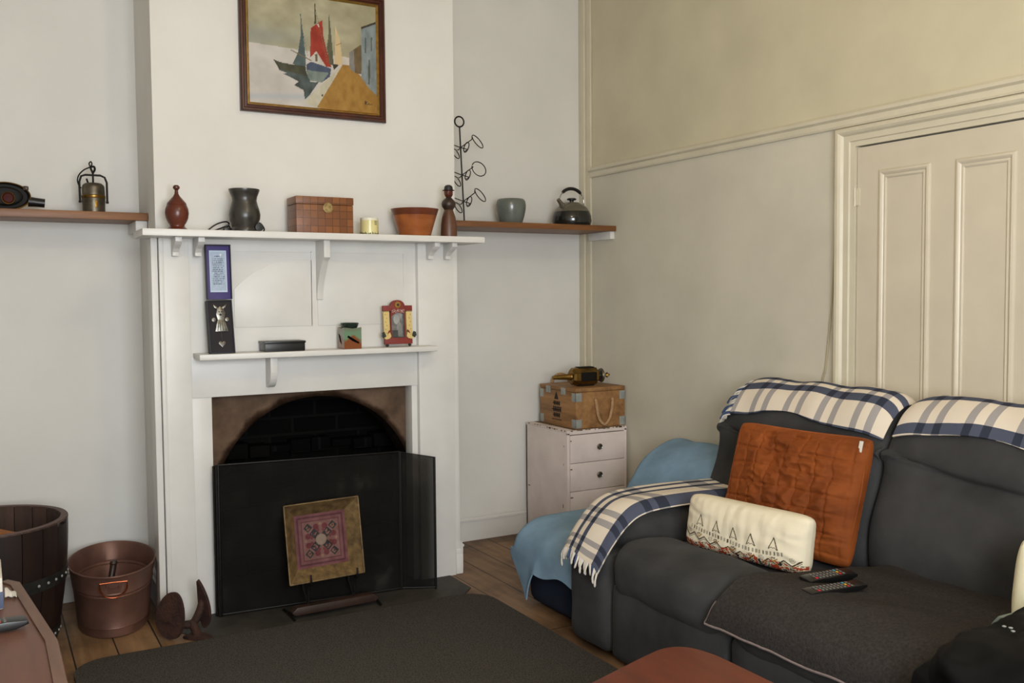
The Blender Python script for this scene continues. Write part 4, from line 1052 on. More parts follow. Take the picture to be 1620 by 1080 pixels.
m.sheet(8, 8, lambda u, v: (-.618 + .028 * u, -1.262 - .05 * v + .006 * math.sin(5 * u), CZ + .004 + .022 * (1 - u) * abs(math.sin(3 * v + u)) + .003 * math.sin(9 * u)), .001)
tag(m.build('paper_scrap', M['white']), 'crumpled scrap of white paper against the box on the low cabinet', 'paper')
def remote(name, label, loc, rz, L=.2, wd=.046, hgt=.02, rx=0, ry=0, rows=9, seed=1, grp=None):
    r = thing(name, label, 'remote control', loc, (rx, ry, rz), grp)
    obj('case', M['black'], r, lambda m: m.prism([(-L / 2, .010), (-L / 2 + .012, .002), (-L / 2 + .04, 0), (L / 2 - .03, 0), (L / 2, .009), (L / 2 - .003, .018), (L / 2 - .05, hgt), (-L / 2 + .02, hgt - .001), (-L / 2, hgt - .003)], 'xz', -wd / 2, wd / 2, bev=.003))
    rnd = random.Random(seed)
    for i in range(rows):
        for j in range(3):
            x = -L / 2 + .035 + i * (L - .075) / rows; y = -.0135 + j * .0135
            k = 'btn'
            if i == rows - 2: k = ('btnr', 'btny', 'btnb')[j]
            if i == 0 and j == 0: k = 'btnr'
            obj('button', M[k], r, lambda m: m.box(x - .0035, x + .0035, y - .0042, y + .0042, hgt - .002, hgt + .0014, .001))
    return r
remote('remote_control', 'black remote control on the low cabinet beside the white box', (-.66, -1.585, CZ + .0055), .08, L=.175, wd=.05, hgt=.022, rows=8)

# ------------------------------------------------------------------ rug
def rugpoly():
    pts = []
    def cor(cx, cy, r, a0, a1):
        for k in range(9): a = a0 + (a1 - a0) * k / 8; pts.append((cx + r * math.cos(a), cy + r * math.sin(a)))
    cor(1.17, -.56, .14, 0, PI / 2); cor(-.27, -.55, .13, PI / 2, PI); cor(-.27, -3.1, .13, PI, 1.5 * PI); cor(1.17, -3.1, .14, 1.5 * PI, 2 * PI)
    return [(x, y + (.025 * (1 - (x + .4) / 1.7) if y > -1 else 0) ) for x, y in pts]
m = MB(); m.prism(rugpoly(), 'xy', .0045, .016, bev=.004); tag(m.build('rug', M['rug']), 'charcoal grey rug with rounded corners on the floorboards before the hearth', 'rug')

# ------------------------------------------------------------------ chest of drawers, crate, carriage lamp
CX0, CX1, CY0, CY1, CZT = 2.04, 2.43, -.02, .412, .64
ch = thing('chest_of_drawers', 'chipped pale pink chest of drawers in the corner of the right alcove', 'chest of drawers', (2.235, .2, 0))
obj('carcass', M['pink'], ch, lambda m: (m.box(CX0, CX0 + .016, CY0, CY1, 0, CZT - .012, .002), m.box(CX1 - .016, CX1, CY0, CY1, 0, CZT - .012, .002), m.box(CX0, CX1, CY1 - .012, CY1, 0, CZT - .012), m.box(CX0 + .01, CX1 - .01, CY0 + .02, CY1, .0, .006), m.box(CX0 + .01, CX1 - .01, CY0 + .004, CY0 + .02, .0, .03), m.box(CX0, CX1, CY0, CY0 + .01, CZT - .022, CZT - .010, .001)))
obj('top', M['pink'], ch, lambda m: m.box(CX0, CX1, CY0, CY1, CZT - .012, CZT, .003))
def chips(m):
    rnd = random.Random(4)
    for k in range(26):
        x = rnd.uniform(CX0 + .005, CX1 - .02); w = rnd.uniform(.004, .018); m.box(x, x + w, CY0 - .0008, CY0 + .002, CZT - rnd.uniform(.003, .006), CZT + .0005)
    for k in range(16):
        y = rnd.uniform(CY0, CY1 - .03); w = rnd.uniform(.004, .02); m.box(CX0 - .0008, CX0 + .002, y, y + w, CZT - rnd.uniform(.003, .007), CZT + .0005)
    for (y, z, a, b) in ((.02, .22, .006, .02), (.37, .28, .02, .006), (.015, .45, .004, .01), (.01, .55, .004, .008), (.3, .02, .05, .004)):
        m.box(CX0 - .0007, CX0 + .001, y, y + a, z, z + b)
    for k in range(3): m.box(CX0 + .016, CX0 + .024 + .004 * k, CY0 - .0062, CY0 - .004, CZT - .058 - .152 * k, CZT - .052 - .152 * k)
obj('worn_chips', M['chip'], ch, chips)
obj('bare_top_patch', M['chip'], ch, lambda m: m.box(CX0 + .05, CX1 - .03, CY0 + .008, CY1 - .01, CZT - .001, CZT + .0012))
for k in range(4):
    zt = CZT - .026 - k * .152
    dw = obj('drawer', M['pink'], ch, lambda m: (m.box(CX0 + .0175, CX1 - .0175, CY0 - .004, CY0 + .016, zt - .1495, zt, .0025), m.box(CX0 + .03, CX1 - .03, CY0 + .016, CY1 - .04, zt - .13, zt - .02)))
    obj('knob', M['knob'], dw, lambda m: m.lathe([(.006, 0), (.006, .008), (.015, .012), (.0165, .018), (.013, .022), (.010, .020), (.0001, .018)], n=24, mat=Matrix.Translation((2.237, CY0 - .004, zt - .07)) @ Matrix.Rotation(PI / 2, 4, 'X')))
KX0, KX1, KY0, KY1, KZ0, KZ1 = 2.112, 2.438, .006, .372, CZT + .0015, .86
cr = thing('wooden_crate', 'wooden crate with zinc corners and rope handles on the pink drawers', 'crate', ((KX0 + KX1) / 2, .19, KZ0))
obj('box_sides', M['crate'], cr, lambda m: m.box(KX0, KX1, KY0, KY1, KZ0, KZ1 - .022, .003))
obj('lid', M['crate'], cr, lambda m: m.box(KX0 - .002, KX1, KY0 - .002, KY1 + .002, KZ1 - .021, KZ1, .004))
def corner(xa, ya, z):
    sx_ = 1 if xa == KX0 else -1; sy_ = 1 if ya == KY0 else -1; t_ = .0016; w_ = .038; hh = .046
    return lambda m: (m.box(min(xa - sx_ * t_, xa + sx_ * w_), max(xa - sx_ * t_, xa + sx_ * w_), min(ya - sy_ * t_, ya + sy_ * .001), max(ya - sy_ * t_, ya + sy_ * .001), z, z + hh, .0006), m.box(min(xa - sx_ * t_, xa + sx_ * .001), max(xa - sx_ * t_, xa + sx_ * .001), min(ya - sy_ * t_, ya + sy_ * w_), max(ya - sy_ * t_, ya + sy_ * w_), z, z + hh, .0006))
for xa in (KX0, KX1):
    for ya in (KY0, KY1):
        for z in (KZ0 + .004, KZ1 - .072): obj('corner_plate', M['zinc'], cr, corner(xa, ya, z))
for y in (.105, .26): obj('hinge', M['zinc'], cr, lambda m: m.box(KX0 - .0045, KX0 + .004, y, y + .042, KZ1 - .042, KZ1 - .004, .001))
def stencil(m):
    T = Matrix(((0, 0, 0, KX0 - .0006), (-1, 0, 0, 0), (0, 1, 0, 0), (0, 0, 0, 1)))
    def q(y0, y1, z0, z1): m.box(KX0 - .0007, KX0 + .001, y0, y1, KZ0 + z0, KZ0 + z1)
    cy = .20
    m.prism([(cy - .022, KZ0 + .145), (cy + .022, KZ0 + .145), (cy + .006, KZ0 + .178), (cy, KZ0 + .19), (cy - .006, KZ0 + .178)], 'yz', KX0 - .0007, KX0 + .001)
    for z0, z1, w_ in ((.112, .136, .036), (.077, .106, .048), (.046, .070, .036)):
        n_ = int(w_ * 2 / .017)
        for k in range(n_):
            y = cy - w_ + k * .017; q(y, y + .012, z0, z1)
        q(cy - w_, cy + w_, z0 + .009, z0 + .014)
    for k in range(9): q(cy - .05 + k * .011, cy - .043 + k * .011, .030, .036)
obj('stencil', M['ink'], cr, stencil)
def ropeh(y, s):
    x0, x1 = 2.235, 2.345
    pts = [(x0, y, KZ0 + .148), (x0, y + s * .012, KZ0 + .148), (x0 + .006, y + s * .014, KZ0 + .10), (x0 + .022, y + s * .014, KZ0 + .045), (x0 + .055, y + s * .016, KZ0 + .016), (x1 - .022, y + s * .014, KZ0 + .045), (x1 - .006, y + s * .014, KZ0 + .10), (x1, y + s * .012, KZ0 + .148), (x1, y, KZ0 + .148)]
    return lambda m: m.tube(smooth_pts(pts, 8), .0082, 10)
obj('rope_handle', M['rope'], cr, ropeh(KY0, -1))
def rope_back(m):
    m.tube(smooth_pts([(2.20, KY1 + .001, KZ1 - .06), (2.20, KY1 + .012, KZ1 - .02), (2.215, KY1 + .014, KZ1 + .028), (2.26, KY1 + .014, KZ1 + .046), (2.305, KY1 + .014, KZ1 + .028), (2.32, KY1 + .012, KZ1 - .02), (2.32, KY1 + .001, KZ1 - .06)], 8), .0082, 10)
obj('rope_handle', M['rope'], cr, rope_back)
lp = thing('carriage_lamp', 'old brass carriage lamp lying on its side on top of the crate', 'lamp', (2.25, .13, KZ1))
Tl2 = Matrix.Translation((2.25, .12, KZ1 + .054)) @ Matrix.Rotation(-.06, 4, 'Z') @ Matrix.Rotation(PI / 2, 4, 'Y')
bd = obj('housing', M['brass'], lp, lambda m: m.lathe([(.02, -.092), (.040, -.09), (.050, -.078), (.052, -.06), (.052, .048), (.049, .062), (.036, .070), (.018, .072)], n=8, mat=Tl2 @ Matrix.Rotation(PI / 8, 4, 'Z')), angle=30)
for k in range(8):
    if k % 2: continue
    obj('glass_pane', M['glassd'], bd, lambda m: m.box(.0475, .0492, -.024, .024, -.052, .046, .004, mat=Tl2 @ Matrix.Rotation(k * PI / 4, 4, 'Z')))
obj('spike', M['brass'], lp, lambda m: m.lathe([(.0001, -.205), (.009, -.205), (.012, -.19), (.017, -.10), (.022, -.09)], n=20, mat=Tl2))
obj('vent_cap', M['nickel'], lp, lambda m: (m.lathe([(.016, .072), (.013, .09), (.036, .094), (.040, .104), (.022, .112), (.012, .122), (.006, .130), (.0001, .13)], n=24, mat=Tl2),))
obj('finial', M['brass'], lp, lambda m: m.lathe([(.005, .128), (.016, .143), (.005, .158), (.0001, .162)], n=6, mat=Tl2))

# ------------------------------------------------------------------ cable by the door
m = MB(); m.tube(smooth_pts([(RW - .004, -1.447, 2.03), (RW - .005, -1.45, 1.95), (RW - .005, -1.447, 1.7), (RW - .005, -1.44, 1.5), (RW - .005, -1.43, 1.32), (RW - .005, -1.412, 1.14), (RW - .006, -1.40, 1.04), (RW - .006, -1.385, .98), (RW - .006, -1.39, .8), (RW - .006, -1.392, .4), (RW - .006, -1.395, .004)]), .0035, 8)
tag(m.build('cable', M['cable']), 'thin beige cable running down the wall beside the door frame', 'cable')

# ------------------------------------------------------------------ blue covered chair in the alcove corner
bc = thing('low_chair', 'low navy foam chair between sofa arm and pink drawers, under the blue blanket', 'chair', (1.82, -.83, 0))
obj('seat_block', M['navyc'], bc, lambda m: m.rbox(1.43, 2.08, -1.07, -.62, .006, .318, .05, 10))
obj('back_block', M['navyc'], bc, lambda m: m.rbox(2.11, 2.345, -1.07, -.615, .006, .57, .09, 10, fn=lambda p: (p.x + max(0, p.z - .3) * .16, p.y, p.z)))
def blanket(u, v):
    # u from behind the backrest over the seat to the front hem, v across from the far side to the sofa
    pr_ = [(2.44, .44), (2.43, .60), (2.36, .655), (2.24, .66), (2.12, .60), (2.05, .48), (1.98, .39), (1.80, .362), (1.62, .358), (1.50, .345), (1.415, .30), (1.385, .235)]
    y = -.545 - .535 * v
    hem = (.20 - .155 * v / .36) if v < .36 else (.045 + .14 * min(1, (v - .36) / .10) ** .7 + .012 * math.sin(9 * v))
    P = BLP
    k = u * 1.18
    if k <= 1: 
        f = k * (len(P) - 1); i = min(int(f), len(P) - 2); p = P[i].lerp(P[i + 1], f - i); x, z = p.x, p.y
    else:
        g = (k - 1) / .18; x = 1.385 - .012 * g - .02 * g * math.exp(-((v - .4) / .15) ** 2); z = .235 + (hem - .235) * g
    side = max(0, (.08 - v) / .08)
    if k <= 1: z = z - .07 * side ** 1.8
    if k > .8: x += .07 * max(0, (k - .8)) * (1 - v) ** 2
    w = .004 * math.sin(14 * v + 9 * u) 
    return (x, y, z + w)
BLP = smooth_pts([(a, b, 0) for a, b in [(2.44, .45), (2.44, .58), (2.38, .635), (2.27, .642), (2.13, .58), (2.04, .47), (1.97, .39), (1.80, .366), (1.62, .36), (1.50, .348), (1.415, .30), (1.385, .235)]], 5)
m = MB(); m.sheet(70, 40, blanket, .006)
tag(m.build('blanket', M['bluec']), 'light blue blanket draped over the low chair, one corner hanging to the floor', 'blanket')

# ------------------------------------------------------------------ sofa
sf = thing('recliner_sofa', 'charcoal suede two-seat recliner sofa along the cream wall before the door', 'sofa', (1.85, -2.07, 0))
YF, YM, YN = -1.105, -2.0, -3.04         # far side, seam between the seats, near side
IA, IB = -1.37, -2.785                    # inner faces of the arms
def wr(p, a=.006, s=9): return (p.x + a * nz(p, s, 1), p.y + a * nz(p, s, 2), p.z + a * nz(p, s, 3))
obj('base', M['sofad'], sf, lambda m: m.box(1.40, 2.36, YN + .02, YF - .02, .02, .30, .01))
for i, (a, b) in enumerate(((IA, YF), (YN, IB))):
    ar_ = obj('arm', M['sofa'], sf, lambda m: m.rbox(1.335, 2.32, a, b, .015, .415, .045, 12, (.01, .008, .0), fn=lambda p: wr(p)))
    obj('arm_pad', M['sofa'], ar_, lambda m: m.rbox(1.425, 2.14, a - .008, b + .004, .34, .545, .095, 14, (.01, .0, .012), fn=lambda p: wr(p, .007)))
for i, (a, b) in enumerate(((YM + .004, IA - .004), (IB + .004, YM - .004))):
    def crz(p): return (p.x + .010 * nz(p, 6, 4), p.y, p.z + .012 * nz(p, 7, 5) - .085 * max(0, (p.x - 1.50)) )
    obj('footrest', M['sofa'], sf, lambda m: m.rbox(1.328, 1.64, a, b, .245, .458, .085, 14, (.012, .0, .010), fn=lambda p: wr(crz(p) and Vector(crz(p)), .004)))
    obj('seat', M['sofa'], sf, lambda m: m.rbox(1.57, 2.06, a, b, .20, .438, .07, 14, (.0, .0, .006), fn=lambda p: wr(Vector(crz(p)), .004)))
    obj('front_panel', M['sofa'], sf, lambda m: m.rbox(1.345, 1.47, a, b, .015, .30, .03, 10, (.008, 0, 0), fn=lambda p: wr(p, .005)))
BP = [(2.03, .37), (2.025, .49), (2.045, .58), (2.085, .66), (2.142, .722), (2.128, .755), (2.138, .82), (2.168, .89), (2.215, .95), (2.285, .985), (2.34, .975), (2.38, .93), (2.402, .86), (2.408, .6), (2.408, .15), (2.26, .12), (2.11, .2)]
BPS = smooth_pts([(x, z, 0) for x, z in BP], 5, closed=True)       # five samples per profile point
BC0 = Vector((2.23, .55, 0))
def backpt(t, s, off=0.0):
    """t indexes the profile points, s runs -1..1 across one back"""
    f = t * 5; i = int(math.floor(f)); N = len(BPS); fr_ = f - i
    p = BPS[i % N].lerp(BPS[(i + 1) % N], fr_); d = (BPS[(i + 1) % N] - BPS[i % N]).normalized(); n = Vector((-d.y, d.x, 0))
    a = abs(s); e = max(0, (a - .78) / .22); k = 1 - .16 * (1 - math.sqrt(max(0, 1 - e * e)))
    q = BC0 + (p - BC0) * k + n * off
    w = math.exp(-((q.y - .73) / .09) ** 2) * (1 if q.x < 2.2 else 0)
    w2 = math.exp(-((q.y - .72) / .045) ** 2) * (1 if q.x < 2.2 else 0) * min(1, max(0, (a - .6) / .35))
    return q.x + .012 * w * s * s + (-.050 if q.y < .74 else -.01) * w2, q.y + .065 * w * s * s
YS = -1.945                             # seam between the backrests
BK = ((YS + .008, YF - .005), (YN + .005, YS - .008))
def back(y0, y1):
    secs = []
    for k in range(33):
        s = math.sin(PI / 2 * (k / 16 - 1)); y = (y0 + y1) / 2 + (y1 - y0) / 2 * s; sec = []
        for j in range(len(BPS)):
            x, z = backpt(j / 5, s); v = Vector((x, y, z)); sec.append((x + .008 * nz(v, 7, 6), y, z + .006 * nz(v, 7, 7)))
        secs.append(sec)
    return lambda m: m.loft(secs)
for y0, y1 in BK: obj('backrest', M['sofa'], sf, back(y0, y1), angle=70)

# ------------------------------------------------------------------ plaid throws
def hem_left(s):  # parameter of the front hem across the left back
    return 6.45 + .45 * math.exp(-((s + .15) / .4) ** 2) - .40 * abs(s) ** 3
def throw_back(y0, y1, s0, s1, hem, top=11.2, v0=0.0):
    def f(u, v):
        s = s0 + (s1 - s0) * u; y = (y0 + y1) / 2 - (y1 - y0) / 2 * s
        t0 = hem(s); t = t0 + (top - t0) * v
        x, z = backpt(t, s, .010 + .004 * math.sin(11 * s + 3 * v)); vv = Vector((x, y, z))
        return (x + .004 * nz(vv, 10, 8), y, z + .004 * nz(vv, 10, 9))
    def uv(u, v):
        s = s0 + (s1 - s0) * u; y = -((y1 - y0) / 2) * s; t0 = hem(s)
        return (y * 1.0 + .9, v0 + (6.9 + (t0 - 6.9) * .2 + (top - 6.9) * v - 6.9) * .066)
    return f, uv
M['plaidb'] = plaid('plaid_wool_back', [(.018, .018), (.136, .015), (.183, .013)], [(.03, .015), (.095, .015)], .175)
tl = thing('plaid_throw', 'cream and blue plaid throw over the backrest behind the rust cushion', 'throw', (2.2, -1.55, .85), None, 'plaid throws on the sofa')
f, uv = throw_back(BK[0][0], BK[0][1], -.88, .985, hem_left, v0=.036)
obj('cloth', M['plaidb'], tl, lambda m: m.sheet(70, 26, f, .005, uvfn=uv), angle=60)
def fringe_back(m):
    rnd = random.Random(5)
    for k in range(44):
        v = k / 43; p = Vector(f(0, v)); q = p + Vector((rnd.uniform(-.02, .0), .048 + rnd.uniform(-.012, .012), -.028 - .02 * (1 - v) + rnd.uniform(-.016, .012)))
        mid = (p + q) / 2 + Vector((-.006, .004, .010)); m.tube(smooth_pts([p, mid, q], 4), [.0035] * 7 + [.0045, .003][:2], 6, mi=1 if k % 5 in (1, 2) else 0)
obj('fringe', [M['fringe'], M['fringeb']], tl, fringe_back)
tr2 = thing('plaid_throw', 'cream and blue plaid throw over the nearer backrest at the right edge', 'throw', (2.2, -2.5, .85), None, 'plaid throws on the sofa')
f2, uv2 = throw_back(BK[1][0], BK[1][1], -.955, .97, lambda s: 6.3 + .6 * math.exp(-((s + .35) / .45) ** 2) - .1 * s)
obj('cloth', M['plaidb'], tr2, lambda m: m.sheet(76, 26, f2, .005, uvfn=uv2), angle=60)
ta = thing('plaid_throw', 'cream and blue plaid throw with fringe over the far sofa arm', 'throw', (1.7, -1.24, .4), None, 'plaid throws on the sofa')
AP = smooth_pts([(2.10, .562, 0), (1.85, .572, 0), (1.62, .574, 0), (1.50, .562, 0), (1.43, .525, 0), (1.375, .47, 0), (1.345, .43, 0), (1.318, .385, 0)], 6)
def armf(u, v):
    k = u * (len(AP) - 1); i = min(int(k), len(AP) - 2); p = AP[i].lerp(AP[i + 1], k - i); x, z = p.x, p.y
    y = -1.085 - .285 * v
    ed = max(0, (.16 - v) / .16); z -= .045 * ed ** 2; y += .0 * ed
    e2 = max(0, (v - .82) / .18); z -= .035 * e2 ** 2 * (1 - .3 * u)
    x += -.02 * u ** 6 * (v) ; z -= .03 * u ** 5 * v
    return (x + .003 * math.sin(9 * v), y + .01 * u * u * (v - .5), z + .0035 * math.sin(8 * v + 5 * u))
AL = sum((AP[i + 1] - AP[i]).length for i in range(len(AP) - 1))
M['plaida'] = plaid('plaid_wool_arm', [(.082, .012), (.142, .014), (.288, .024)], [(.055, .02), (.125, .02)], .24)
obj('cloth', M['plaida'], ta, lambda m: m.sheet(60, 24, armf, .005, uvfn=lambda u, v: ((1 - u) * AL, v * .315)), angle=60)
def fringe_arm(m):
    rnd = random.Random(6)
    for k in range(30):
        v = (k + .5) / 30; p = Vector(armf(1, v)); L = .042 + rnd.uniform(-.008, .01)
        q = p + Vector((-.006 + rnd.uniform(-.010, .008), rnd.uniform(-.012, .012), -L)); mid = (p + q) / 2 + Vector((-.005, rnd.uniform(-.006, .006), 0))
        m.tube(smooth_pts([p + Vector((0, 0, .004)), mid, q], 3), [.003, .004, .0036, .0034, .004, .0045, .002], 6, mi=1 if k in (7, 8, 13, 14, 25, 26) else 0)
obj('fringe', [M['fringe'], M['fringeb']], ta, fringe_arm)

# ------------------------------------------------------------------ cushions
def pillow(m, w, h, t, n=40, k=30, pinch=.05, disp=None, colfn=None, px_=.5, cr=.03):
    def shape(u, v, s):
        U, V = 2 * u - 1, 2 * v - 1
        x = w / 2 * U * (1 - pinch * (1 - V * V)) - math.copysign(cr * w / 2 * abs(U) ** 6 * abs(V) ** 8, U); z = h / 2 + h / 2 * V * (1 - pinch * (1 - U * U)) - math.copysign(cr * h / 2 * abs(V) ** 6 * abs(U) ** 8, V) * 1.6
        y = s * t / 2 * max(0, (1 - abs(U) ** 2.6) * (1 - abs(V) ** 2.6)) ** px_
        if disp: y += s * 0 + disp(U, V, s)
        return (x, y, z)
    b = m.grid(n, k, lambda u, v: shape(u, v, -1))
    m.grid(n, k, lambda u, v: shape(u, v, 1), flip=True)
    if colfn:
        U, V = np.meshgrid(np.linspace(0, 1, n), np.linspace(0, 1, k), indexing='ij')
        C = np.clip(colfn(U, V), 0, 255) / 255.0; C = np.where(C <= .04045, C / 12.92, ((C + .055) / 1.055) ** 2.4).reshape(-1, 3)
        for i, c_ in enumerate(C): m.col[b + i] = tuple(c_)
        m.col['d'] = tuple(lin((220, 209, 184)))
rc = thing('velvet_cushion', 'large rust orange quilted velvet cushion leaning on the sofa back', 'cushion', (1.885, -1.695, .412), (-.30, 0, -1.475), 'cushions on the sofa')
def rdisp(U, V, s):
    e = max(0, (1 - abs(U) ** 8) * (1 - abs(V) ** 8))
    wu = U + .05 * noise.noise(Vector((U * 2, V * 2, 1))); wv = V + .05 * noise.noise(Vector((U * 2, V * 2, 2)))
    q = -.007 * (math.exp(-(math.sin(wu * 4.5 * PI) / .22) ** 2) + math.exp(-(math.sin(wv * 3.5 * PI) / .22) ** 2))
    rg = lambda a, b, f, k: (1 - 2 * abs(noise.noise(Vector((a * f, b * f, k)))))
    c1 = noise.noise(Vector((U * 3, V * 2.4, s)) * 1.1); mid = math.exp(-(U / .75) ** 2)
    c2 = rg(U * .55 + V * .5, V * 1.2 - U * .9, 3.2, 5); c3 = rg(U - V * .3, V * 1.5 + U * .5, 5, 9); c4 = rg(U * .5, V * 2.2 - U * .4, 4.2, 14)
    return s * e * (q + .018 * c1 + (.018 * c2 + .010 * c3) * mid + .010 * c4 * max(0, U))
def rustp(m): pillow(m, .60, .465, .15, 150, 120, .03, rdisp, px_=.42, cr=.03)
cv = obj('cover', M['velvet'], rc, rustp, angle=80, merge=True)
obj('care_label', M['white'], rc, lambda m: m.box(.262, .277, -.034, -.031, .405, .445, .001))
obj('zip_seam', M['velvet'], rc, lambda m: m.tube(smooth_pts([(.283, -.018, .43), (.290, -.012, .3), (.289, -.012, .18), (.285, -.016, .04)]), .004, 6))
cc = thing('printed_cushion', 'cream oblong cushion printed with pointed towers, lying against the rust cushion', 'cushion', (1.650, -1.76, .432), (-.16, 0, -1.43), 'cushions on the sofa')
def towncol(U, V):
    n = vnoise(U * 10, V * 6, 13); out = np.zeros(U.shape + (3,)); out[:] = np.array((222, 211, 186.)) + (n[..., None] - .5) * 10
    X = U * .54; Y = V * .225 - .022
    dk = (74, 62, 46); gd = (168, 124, 52); rd = (166, 66, 44); gr = (120, 112, 96)
    def ln(p, q, w, c_): out[seg_d(X, Y, p, q) < w] = c_
    base = lambda x: .072 - .03 * math.exp(-((x - .36) / .2) ** 2) + .012 * math.exp(-(x / .08) ** 2)
    for u0 in (.10, .185, .265, .345, .435):
        b = base(u0) + .012
        ln((u0 - .017, b), (u0 - .001, b + .044), .0016, dk); ln((u0 + .017, b), (u0 - .001, b + .044), .0022, dk)
        ln((u0 - .013, b + .002), (u0 - .006, b + .008), .0011, dk); ln((u0 - .006, b + .008), (u0, b + .004), .0011, dk); ln((u0, b + .004), (u0 + .006, b + .008), .0011, dk); ln((u0 + .006, b + .008), (u0 + .013, b + .001), .0011, dk)
        ln((u0 - .012, b - .034), (u0, b - .046), .0022, gd); ln((u0, b - .046), (u0 + .014, b - .034), .0022, gd)
        for dx in (-.005, .003): out[inpoly(X, Y, [(u0 + dx - .003, b - .030), (u0 + dx + .004, b - .030), (u0 + dx + .001, b - .038)])] = (40, 36, 36)
    for k in range(30):
        x = .055 + k * .0142; b = base(x) - .004; out[(abs(X - x) < .0017) & (abs(Y - b) < .0075)] = dk if k % 3 else gr; out[(abs(X - x - .0042) < .0012) & (abs(Y - b) < .0068)] = gr
    xs_ = np.linspace(.015, .53, 19); pts = [(x, base(x) - .026 - (.020 if k % 2 else .0)) for k, x in enumerate(xs_)]
    for p, q in zip(pts[:-1], pts[1:]):
        ln(p, q, .0026, dk); ln((p[0], p[1] - .008), (q[0], q[1] - .008), .0014, gr)
    for k, (x, y) in enumerate(pts):
        if k % 2 == 1 and k % 4 == 1:
            r = np.hypot(X - x, Y - y - .022); a = np.arctan2(Y - y - .022, X - x); out[(r < .011) & (np.abs(((r / .0042) - a / (2 * PI)) % 1 - .5) < .17)] = dk
    n2 = vnoise(U * 46, V * 26, 17); low = Y < .014 + .004 * np.sin(X * 60)
    out[low & (n2 > .56)] = rd; out[low & (n2 < .36)] = (44, 40, 44); out[low & (n2 > .47) & (n2 < .51)] = gd
    return out
def cdisp(U, V, s):
    e = max(0, (1 - abs(U) ** 8) * (1 - abs(V) ** 8)); c1 = noise.noise(Vector((U * 9, V * 1.2, s))); c2 = noise.noise(Vector((U * 2.5, V * 2, s + 4)))
    edge_ = abs(U) ** 3; c3 = math.sin(V * 15 + U * 9 + 3 * c2) * edge_ * .7
    return s * e * (.004 * c1 + .006 * c2 + .004 * c3)
obj('cover', M['vcloth'], cc, lambda m: pillow(m, .525, .200, .15, 330, 150, .02, cdisp, towncol, .36, cr=.06), angle=80, merge=False)

# ------------------------------------------------------------------ seat towel, remotes, jacket, right-hand soft things
def towel(u, v):
    # u from the back of the seat to the hem over the front edge; v from the seam towards the camera
    TP = TWP; k = u * (len(TP) - 1); i = min(int(k), len(TP) - 2); p = TP[i].lerp(TP[i + 1], k - i); x, z = p.x, p.y
    y = -2.0 - .775 * v + .05 * (u ** 4) * (1 - v) ** 3 - .06 * (1 - u) * (1 - v)
    w = Vector((x, y, z))
    return (x + .004 * nz(w, 8, 11), y + .004 * nz(w, 6, 12), z + .010 * (nz(w, 7, 5)) + .004 * abs(nz(w, 9, 13)) + (.008 if u < .85 else .008 * (1 - u) / .15))
TWP = smooth_pts([(2.02, .418, 0), (1.85, .430, 0), (1.65, .448, 0), (1.5, .468, 0), (1.41, .465, 0), (1.345, .43, 0), (1.312, .385, 0), (1.306, .33, 0)], 8)
tw = thing('seat_towel', 'dark grey towelling cover with mauve hem spread over the nearer sofa seat', 'seat cover', (1.68, -2.33, .46))
obj('cloth', M['towel'], tw, lambda m: m.sheet(90, 60, towel, .008), angle=70)
obj('hem', M['hem'], tw, lambda m: (m.tube([Vector(towel(1, v)) + Vector((-.004, 0, 0)) for v in np.linspace(0, 1, 40)], .0055, 8), m.tube([Vector(towel(u, 0)) + Vector((-.002, .001, .003)) for u in np.linspace(.82, 1, 20)], .0045, 8)))
remote('remote_control', 'black remote with coloured keys, nearer of the pair on the sofa seat', (1.545, -2.25, .472), math.radians(-8), L=.21, wd=.046, hgt=.018, rows=10, seed=3, grp='remotes on the sofa seat', rx=.05)
remote('remote_control', 'black remote lying closer to the cushions of the pair on the sofa seat', (1.625, -2.155, .468), math.radians(-3), L=.20, wd=.05, hgt=.024, rows=9, seed=4, grp='remotes on the sofa seat', rx=.12)
m = MB(); m.sheet(30, 20, lambda u, v: (1.46 + .34 * u, -2.768 - .25 * v, .578 + .006 * math.sin(7 * v + 4 * u) - .115 * max(0, (.22 - v) / .22) ** 1.5), .012)
tag(m.build('folded_cloth', M['palegreen']), 'pale grey-green cloth hanging over the nearer sofa arm behind the black jacket', 'cloth')
cq = thing('cream_cushion', 'plain cream cushion at the far right edge, standing on the sofa seat', 'cushion', (1.925, -2.66, .440), (.10, 0, 0), 'cushions on the sofa')
obj('cover', M['creamc'], cq, lambda m: pillow(m, .30, .26, .10, 30, 26, .04), merge=True, angle=80)
jk = thing('quilted_jacket', 'shiny black quilted jacket heaped over the front of the nearer sofa arm', 'jacket', (1.40, -2.96, .5))
def jfn(p):
    q = Vector((p.x, p.y, p.z)); rgd = 1 - 2 * abs(noise.noise(Vector((q.x * 7, q.y * 7, q.z * 7 + 3)))); rg2 = 1 - 2 * abs(noise.noise(Vector((q.x * 13 + 5, q.y * 13, q.z * 13))))
    d_ = (q - Vector((1.42, -2.97, .47))).normalized(); return q + d_ * (.045 * nz(q, 4.5, 21) + .022 * rgd + .010 * rg2)
obj('body', M['nylon'], jk, lambda m: m.rbox(1.19, 1.60, -3.16, -2.80, .45, .568, .06, 40, (.0, .0, .035), fn=jfn), angle=80)
obj('hanging_side', M['nylon'], jk, lambda m: m.rbox(1.20, 1.315, -3.1, -2.765, .13, .52, .05, 30, (.015, .01, 0), fn=jfn), angle=80)
obj('studs', M['zinc'], jk, lambda m: [m.lathe([(.004, 0), (.005, .002), (.0001, .004)], (x, y, z), 10) for x, y, z in ((1.36, -2.90, .600), (1.345, -2.925, .607), (1.33, -2.94, .607))])

